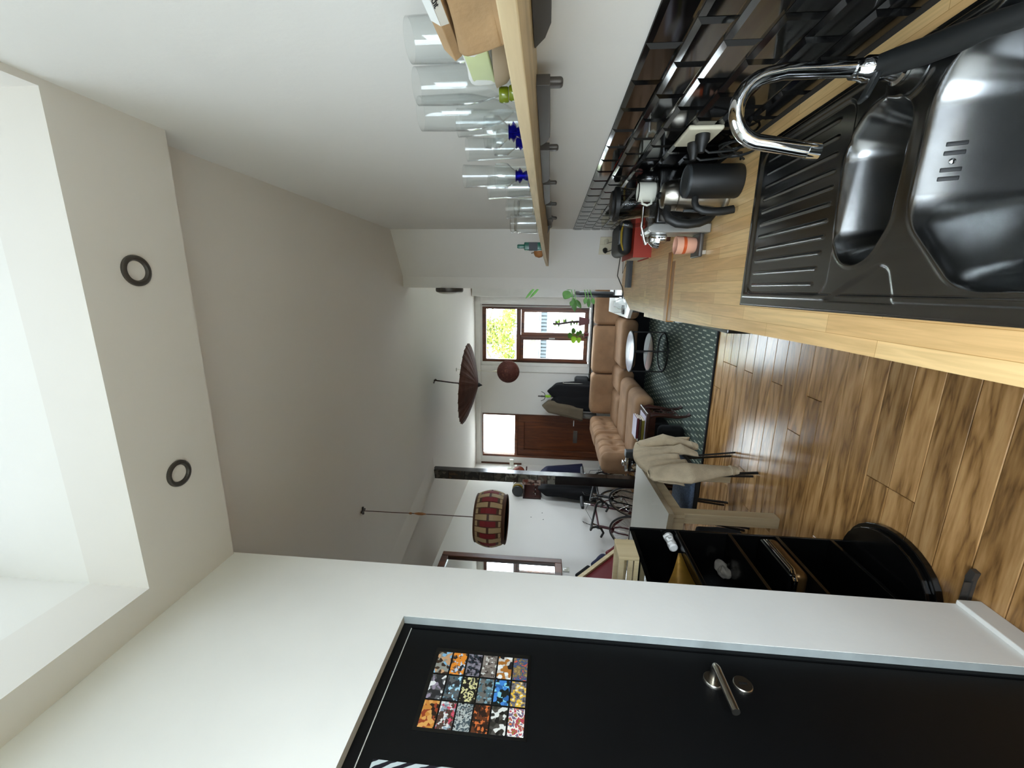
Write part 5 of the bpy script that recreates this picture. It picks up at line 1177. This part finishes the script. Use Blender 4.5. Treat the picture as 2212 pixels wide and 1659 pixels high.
# ---- two road bikes, noses to the left wall
def bike(hx, hy, rz, turn, label, m):
    """(hx, hy) = steering head; heading -X before the rotation rz; the front wheel is turned by turn"""
    t = thing('road_bicycle', (hx, hy, 0), label, 'bicycle')
    z90 = Matrix.Translation((hx, hy, 0)) @ Matrix.Rotation(rz, 4, 'Z') @ Matrix.Translation((-.115, 0, 0))
    ax = Vector((-.04, 0, -.14)).normalized()
    front = z90 @ Matrix.Translation((.115, 0, .80)) @ Matrix.Rotation(-turn, 4, ax) @ Matrix.Translation((-.115, 0, -.80))
    V = Vector; r = .335; F = V((0, 0, r + .005)); B = V((1.0, 0, r + .005)); BB = V((.585, 0, .275)); HT = V((.115, 0, .80)); HB = V((.075, 0, .66)); ST = V((.73, 0, .78))
    for c_, mt in ((F, front), (B, z90)):
        w = build('wheel', MB().ring(c_, r - .028, .009, 56, 8, 'y').xf(mt), 'satin', t, smooth=True)
        build('tyre', MB().ring(c_, r - .012, .013, 56, 10, 'y').xf(mt), 'tyre', w, smooth=True)
        sp = MB()
        for i in range(28):
            a = 2 * math.pi * i / 28; sp.bar(c_ + V((.02 * math.cos(a + 1.2), (-1) ** i * .025, .02 * math.sin(a + 1.2))), c_ + V(((r - .03) * math.cos(a), 0, (r - .03) * math.sin(a))), .002, .002)
        build('spokes', sp.xf(mt), 'satin', w)['kind'] = 'stuff'
        build('hub', MB().cyl((c_.x, c_.y - .04, c_.z), .018, .08, 14, 'y').xf(mt), 'chrome', w)
    build('frame', MB().tube([HT, ST], .0145, 10).tube([HB, BB], .0165, 10).tube([BB, ST + V((.02, 0, .06))], .0155, 10).tube([HB + V((-.01, 0, -.03)), HT + V((.008, 0, .03))], .018, 10)
          .tube([BB + V((0, .03, 0)), B + V((0, .05, 0))], .009, 8).tube([BB + V((0, -.03, 0)), B + V((0, -.05, 0))], .009, 8)
          .tube([ST + V((0, .02, 0)), B + V((0, .05, 0))], .008, 8).tube([ST + V((0, -.02, 0)), B + V((0, -.05, 0))], .008, 8).xf(z90), m, t, smooth=True)
    build('fork', MB().tube([HB + V((0, .02, -.03)), HB + V((-.03, .05, -.12)), F + V((.02, .05, .12)), F + V((0, .05, 0))], [.012, .011, .010, .008], 8)
          .tube([HB + V((0, -.02, -.03)), HB + V((-.03, -.05, -.12)), F + V((.02, -.05, .12)), F + V((0, -.05, 0))], [.012, .011, .010, .008], 8).rbox(HB + V((-.03, -.04, -.06)), HB + V((.03, .04, -.02)), .01).xf(front), m, t, smooth=True)
    hb = HT + V((-.105, 0, .10))
    build('stem', MB().tube([HT, HT + V((-.004, 0, .085)), hb], .013, 10).xf(front), 'chrome', t, smooth=True)
    b = MB(); bl = MB(); bc = MB()
    for s in (-1, 1):
        b.tube([hb, hb + V((0, s * .17, 0)), hb + V((-.03, s * .205, 0)), hb + V((-.095, s * .21, -.005)), hb + V((-.14, s * .21, -.05)), hb + V((-.135, s * .21, -.11)), hb + V((-.075, s * .21, -.155)), hb + V((.02, s * .21, -.15))], .0145, 10)
        bc.tube([hb + V((-.15, s * .21, 0)), hb + V((-.10, s * .2, .10)), hb + V((0, s * .1, .12)), HT + V((.02, s * .02, .06)), HT + V((.06, 0, -.02))], .0028, 6)
    build('handlebar', b.xf(front), 'black_rubber', t, smooth=True)
    for s in (-1, 1): build('brake_lever', MB().tube([hb + V((-.10, s * .21, -.005)), hb + V((-.16, s * .21, .0)), hb + V((-.165, s * .21, -.06)), hb + V((-.13, s * .21, -.12))], .007, 8).xf(front), 'chrome', t, smooth=True)
    build('brake_cable', bc.xf(front), 'black_rubber', t)
    build('brake_caliper', MB().ring(HB + V((-.045, -.03, -.06)), .035, .007, 16, 6, 'x', 0, math.pi).xf(front), 'chrome', t, smooth=True)
    build('seat_post', MB().tube([ST + V((.02, 0, .06)), ST + V((.045, 0, .16))], .0125, 10).xf(z90), 'chrome', t, smooth=True)
    build('saddle', MB().rbox(ST + V((-.10, -.07, .16)), ST + V((.17, .07, .205)), .02, 3, 4, lambda p, d: V((p.x, p.y * (.35 + .65 * sstep(ST.x - .08, ST.x + .12, p.x)), p.z))).xf(z90), 'black_rubber', t, smooth=True)
    build('crank', MB().ring(BB + V((0, -.05, 0)), .088, .006, 36, 6, 'y').bar(BB + V((0, -.065, 0)), BB + V((.09, -.065, -.14)), .014, .018).bar(BB + V((0, .065, 0)), BB + V((-.09, .065, .14)), .014, .018)
          .rbox(BB + V((.06, -.15, -.155)), BB + V((.13, -.075, -.13)), .006).xf(z90), 'chrome', t, smooth=True)
    return t
bike(-3.06, 4.95, R(94), R(66), 'dark red road bicycle by the left wall, nearer the dining table', 'bike_red')
bike(-2.72, 5.15, R(90), R(62), 'black road bicycle between the dark red one and the sofa', 'black_gloss')

# ---- plants and pots on the window sill
def leaf_mb(b, p, d, L_, w, up=(0, 0, 1), seg=6, droop=.25, vv=.25):
    d = Vector(d).normalized(); sd = d.cross(Vector(up))
    if sd.length < .05: sd = Vector((1, 0, 0))
    sd.normalize(); up = sd.cross(d); p = Vector(p); vs = []; fs = []
    for i in range(seg + 1):
        f = i / seg; c_ = p + d * (L_ * f) - Vector((0, 0, 1)) * (droop * L_ * f * f); ww = w * math.sin(math.pi * min(.97, f * .9 + .08)) ** .75 * .5
        vs += [c_ - sd * ww + up * ww * vv, c_, c_ + sd * ww + up * ww * vv]
    for i in range(seg): fs += [(i * 3, i * 3 + 1, i * 3 + 4, i * 3 + 3), (i * 3 + 1, i * 3 + 2, i * 3 + 5, i * 3 + 4)]
    return b.add(vs, fs)
SZ = .866
struct('trim_7', MB().box(-1.31, YF - .12, .80, -.33, YF + .02, .815), 'white_wood', label='window board carrying the flower pots')
SZ = .8155
t = thing('orchid_pot', (-.56, 7.56, SZ), 'square maroon pot with tall bare orchid stem on the window board', 'potted plant')
build('pot', MB().prism([(-.60, SZ), (-.52, SZ), (-.475, 1.0), (-.645, 1.0)], 7.53, 7.62, 'y'), 'maroon_pot', t, bevel=.004)
build('stem', MB().tube([(-.57, 7.57, 1.0), (-.575, 7.57, 1.12), (-.60, 7.57, 1.26), (-.615, 7.56, 1.36), (-.612, 7.56, 1.47)], [.022, .02, .02, .019, .017], 8), 'dark_wood', t, smooth=True)
b = MB()
for i in range(7): b.tube([(-.56 - .01 * i, 7.57, 1.02), (-.50 + .06 * math.sin(i * 2.1), 7.57, 1.08 + .05 * i), (-.54 + .07 * math.sin(i * 1.7 + 1), 7.57, 1.14 + .05 * i)], .0025, 5)
b.ring((-.49, 7.57, 1.17), .035, .003, 20, 5, 'y')
build('tendril', b, 'bark', t)
rs = random.Random(5)
for i in range(12):
    a = rs.uniform(0, 6.28); z = rs.uniform(1.02, 1.46); b = MB()
    leaf_mb(b, (-.575 - .08 * (z - 1), 7.57, z), (math.cos(a), math.sin(a) * .3, .4), rs.uniform(.05, .09), .035, up=(0, -1, 0)); build('leaf', b, 'lime_leaf' if i % 2 else 'green_leaf', t, smooth='all')
t = thing('leafy_pot', (-.80, 7.56, SZ), 'small red pot with large round green leaves on the window board', 'potted plant')
build('pot', MB().lathe([(.030, 0), (.045, .07), (.048, .075), (.04, .075), (.034, .05), (.001, .05)], (-.80, 7.58, SZ), 24), 'maroon_pot', t, smooth=True)
build('pot_rim', MB().ring((-.80, 7.58, SZ + .075), .046, .007, 28, 8), 'red', t, smooth=True)
for i, (dx, dz, L_, w, m) in enumerate(((-.02, .30, .13, .11, 'green_leaf'), (.07, .22, .13, .10, 'green_leaf'), (-.10, .20, .15, .12, 'lime_leaf'), (-.12, .08, .12, .10, 'lime_leaf'), (.02, .12, .10, .09, 'green_leaf'), (.05, .05, .10, .07, 'green_leaf'))):
    p = Vector((-.80 + dx * .6, 7.575, SZ + .08 + dz * .7)); b = MB(); b.tube([(-.80, 7.58, SZ + .055), (-.80 + dx * .2, 7.58, SZ + .07 + dz * .4), p], .003, 6); build('stalk', b, 'green_leaf', t)
    b = MB(); leaf_mb(b, p, (dx * 2 + .01, -.1, .35), L_ * 1.15, w, up=(0, -1, .1), droop=.4); build('leaf', b, m, t, smooth='all')

# ---- sideboard, television, plant and glassware at the right
t = thing('sideboard', (.1, 5.2, 0), 'black sideboard with white top behind the worktop end', 'sideboard')
build('body', MB().box(-.22, 4.45, .02, .52, 6.0, .655), 'black_matt', t, bevel=.004)
build('top', MB().prism([(-.30, 4.60), (-.30, 6.05), (.55, 6.05), (.55, 4.40), (-.12, 4.40)], .6555, .69), 'white_wood', t, bevel=.003)
build('door', MB().box(-.235, 4.62, .06, -.221, 5.3, .645), 'black_gloss', t); build('door', MB().box(-.235, 5.31, .06, -.221, 5.98, .645), 'black_gloss', t)
t = thing('television', (-.06, 5.3, .69), 'thin black television seen edge-on above the sideboard', 'television')
build('screen', MB().box(-.085, 4.78, .76, -.06, 5.85, 1.36), 'black_gloss', t, bevel=.003)
build('back_shell', MB().rbox((-.065, 4.95, .80), (-.02, 5.7, 1.2), .015), 'black_matt', t, smooth=True)
build('foot', MB().box(-.10, 4.95, .691, .02, 5.0, .70).box(-.08, 4.965, .70, -.06, 4.985, .765).box(-.10, 5.6, .691, .02, 5.65, .70).box(-.08, 5.615, .70, -.06, 5.635, .765), 'black_matt', t)
clip = thing('glass_jug', (-.16, 4.75, .69), 'round clear glass jar on the sideboard top', 'jar')
build('jar', MB().lathe([(.045, 0), (.062, .03), (.06, .08), (.035, .11), (.032, .135), (.03, .135), (.033, .11), (.057, .08), (.058, .03), (.001, .006)], (-.15, 4.72, .6905), 28), 'glass', clip, smooth=True)
t = thing('water_glass', (-.2, 4.85, .69), 'short clear tumbler with dark base on the sideboard top', 'glass')
build('cup', MB().lathe([(.034, 0), (.038, .09), (.036, .09), (.032, .008), (.001, .006)], (-.22, 4.86, .7055), 24), 'glass', t, smooth=True)
build('coaster', MB().box(-.27, 4.82, .6905, -.17, 4.92, .705), 'black_matt', t)
t = thing('monstera_plant', (.14, 4.75, .69), 'potted monstera with green leaves reaching past the white wall edge', 'potted plant')
build('pot', MB().lathe([(.07, 0), (.09, .15), (.095, .155), (.085, .155), (.08, .13), (.001, .13)], (.14, 4.72, .6905), 32), 'ceramic', t, smooth=True)
for (bx_, bz), (tx, tz), w in (((-.02, 1.336), (-.099, 1.386), .10), ((-.09, 1.29), (-.231, 1.267), .06), ((-.11, 1.26), (-.19, 1.203), .05), ((-.12, 1.295), (-.17, 1.316), .045), ((-.085, 1.156), (-.15, 1.165), .045), ((-.095, 1.126), (-.185, 1.124), .042), ((-.09, 1.09), (-.15, 1.069), .042), ((.02, 1.30), (.05, 1.40), .08)):
    b = MB(); b.tube([(.14, 4.72, .82), (.12, 4.64, 1.02), (.05 + bx_ * .3, 4.56, max(1.1, bz) + .02), (bx_, 4.5, bz)], .0042, 6); build('stalk', b, 'green_leaf', t)
    b = MB(); v_ = Vector((tx - bx_, -.02, tz - bz)); leaf_mb(b, (bx_, 4.5, bz), v_, v_.length, w, up=(0, -1, .2), droop=.0); build('leaf', b, 'green_leaf', t, smooth='all')
t = thing('palm_plant', (.2, 5.5, .69), 'slim palm with narrow dark leaves rising beside the cupboard', 'potted plant')
build('pot', MB().lathe([(.06, 0), (.075, .13), (.065, .13), (.001, .11)], (.18, 5.5, .6905), 28), 'maroon_pot', t, smooth=True)
build('trunk', MB().tube([(.18, 5.5, .79), (.16, 5.45, 1.3), (.08, 5.4, 1.80), (.02, 5.4, 1.84)], .008, 8), 'bark', t, smooth=True)
for dx, dz, oz in ((-.75, .62, -.10), (-.80, .75, -.16), (.5, .3, 0), (.3, .7, 0)):
    b = MB(); leaf_mb(b, (.01, 5.4, 1.84 + oz), (dx, -.1, dz), .17, .032, up=(0, -1, 0), droop=.0); build('leaf', b, 'green_leaf', t, smooth='all')

# ================================================================== OUTSIDE
struct('ground_outside', MB().box(-14, 7.95, -.2, 14, 40, -.12), 'pavement', label='pale pavement outside the window')
struct('ground_added', MB().box(-14, -30, -.2, 14, -1.5, -.12).box(.86, -1.5, -.2, 14, 7.95, -.12), 'garden', label='unseen dull green ground added around the house to cut light from below')  # added out of view so less light reaches the ceilings from below
t = thing('house_opposite', (-2, 20, 0), 'pale house across the street seen through the window', 'house')
build('wall', MB().box(-9, 20, -.1, 6, 20.4, 1.62), 'white_hot', t); build('upper_wall', MB().box(-9, 20.6, 2.15, 6, 21, 3.1), 'beige_house', t)
build('lintel', MB().box(-9, 20.2, 2.02, 6, 20.6, 2.15), 'white_hot', t)
build('window_band', MB().box(-9, 20.5, 1.62, 6, 20.55, 2.02), 'grey_out', t)
for i in range(60): build('railing_post', MB().box(-7.0 + .17 * i, 20.0, 1.62, -6.9 + .17 * i, 20.06, 1.92), 'grey_out', t)
build('handrail', MB().box(-9, 19.98, 1.92, 6, 20.08, 1.98), 'white_hot', t)
t = thing('side_house', (-8, 16, 0), 'tall white boarded house wall seen through the front door light', 'house')
b = MB()
for i in range(30): b.box(-16, 15.9 + .012 * (i % 2), .25 * i, -4.2, 16.2, .25 * i + .24)
build('board_wall', b, 'white_hot', t)['kind'] = 'stuff'
t = thing('street_tree', (-1.6, 14, 0), 'yellow-green tree filling the upper window light', 'tree')
build('trunk', MB().tube([(-3.6, 14.6, -.1), (-3.4, 14.5, 2.2), (-2.9, 14.3, 3.6), (-2.0, 14.2, 5.0)], [.16, .13, .10, .05], 10), 'bark', t, smooth=True)
for p, q_ in (((-3.0, 14.4, 3.3), (-1.0, 14.1, 4.0)), ((-2.7, 14.3, 3.9), (-.4, 14.2, 5.0)), ((-2.9, 14.3, 3.5), (-3.8, 14.0, 5.2)), ((-1.9, 14.2, 3.6), (-.2, 13.9, 3.3))):
    build('branch', MB().tube([p, Vector(p).lerp(Vector(q_), .5) + Vector((0, 0, .12)), q_], [.06, .04, .015], 8), 'bark', t, smooth=True)
b = MB(); rs = random.Random(11)
for i in range(11000):
    p = Vector((rs.uniform(-3.6, .3), 14 + rs.gauss(0, .5), rs.uniform(2.75, 5.2)))
    if mnoise.noise(Vector((p.x * 1.3, 4.2, p.z * 1.3))) < -.22: continue
    d = Vector((rs.gauss(0, 1), rs.gauss(0, .6), rs.gauss(-.3, .6))).normalized(); s_ = d.orthogonal().normalized(); L_ = rs.uniform(.09, .18)
    b.add([p, p + d * L_ * .5 + s_ * L_ * .28, p + d * L_, p + d * L_ * .5 - s_ * L_ * .28], [(0, 1, 2, 3)])
build('foliage', b, 'tree_leaf', t)['kind'] = 'stuff'
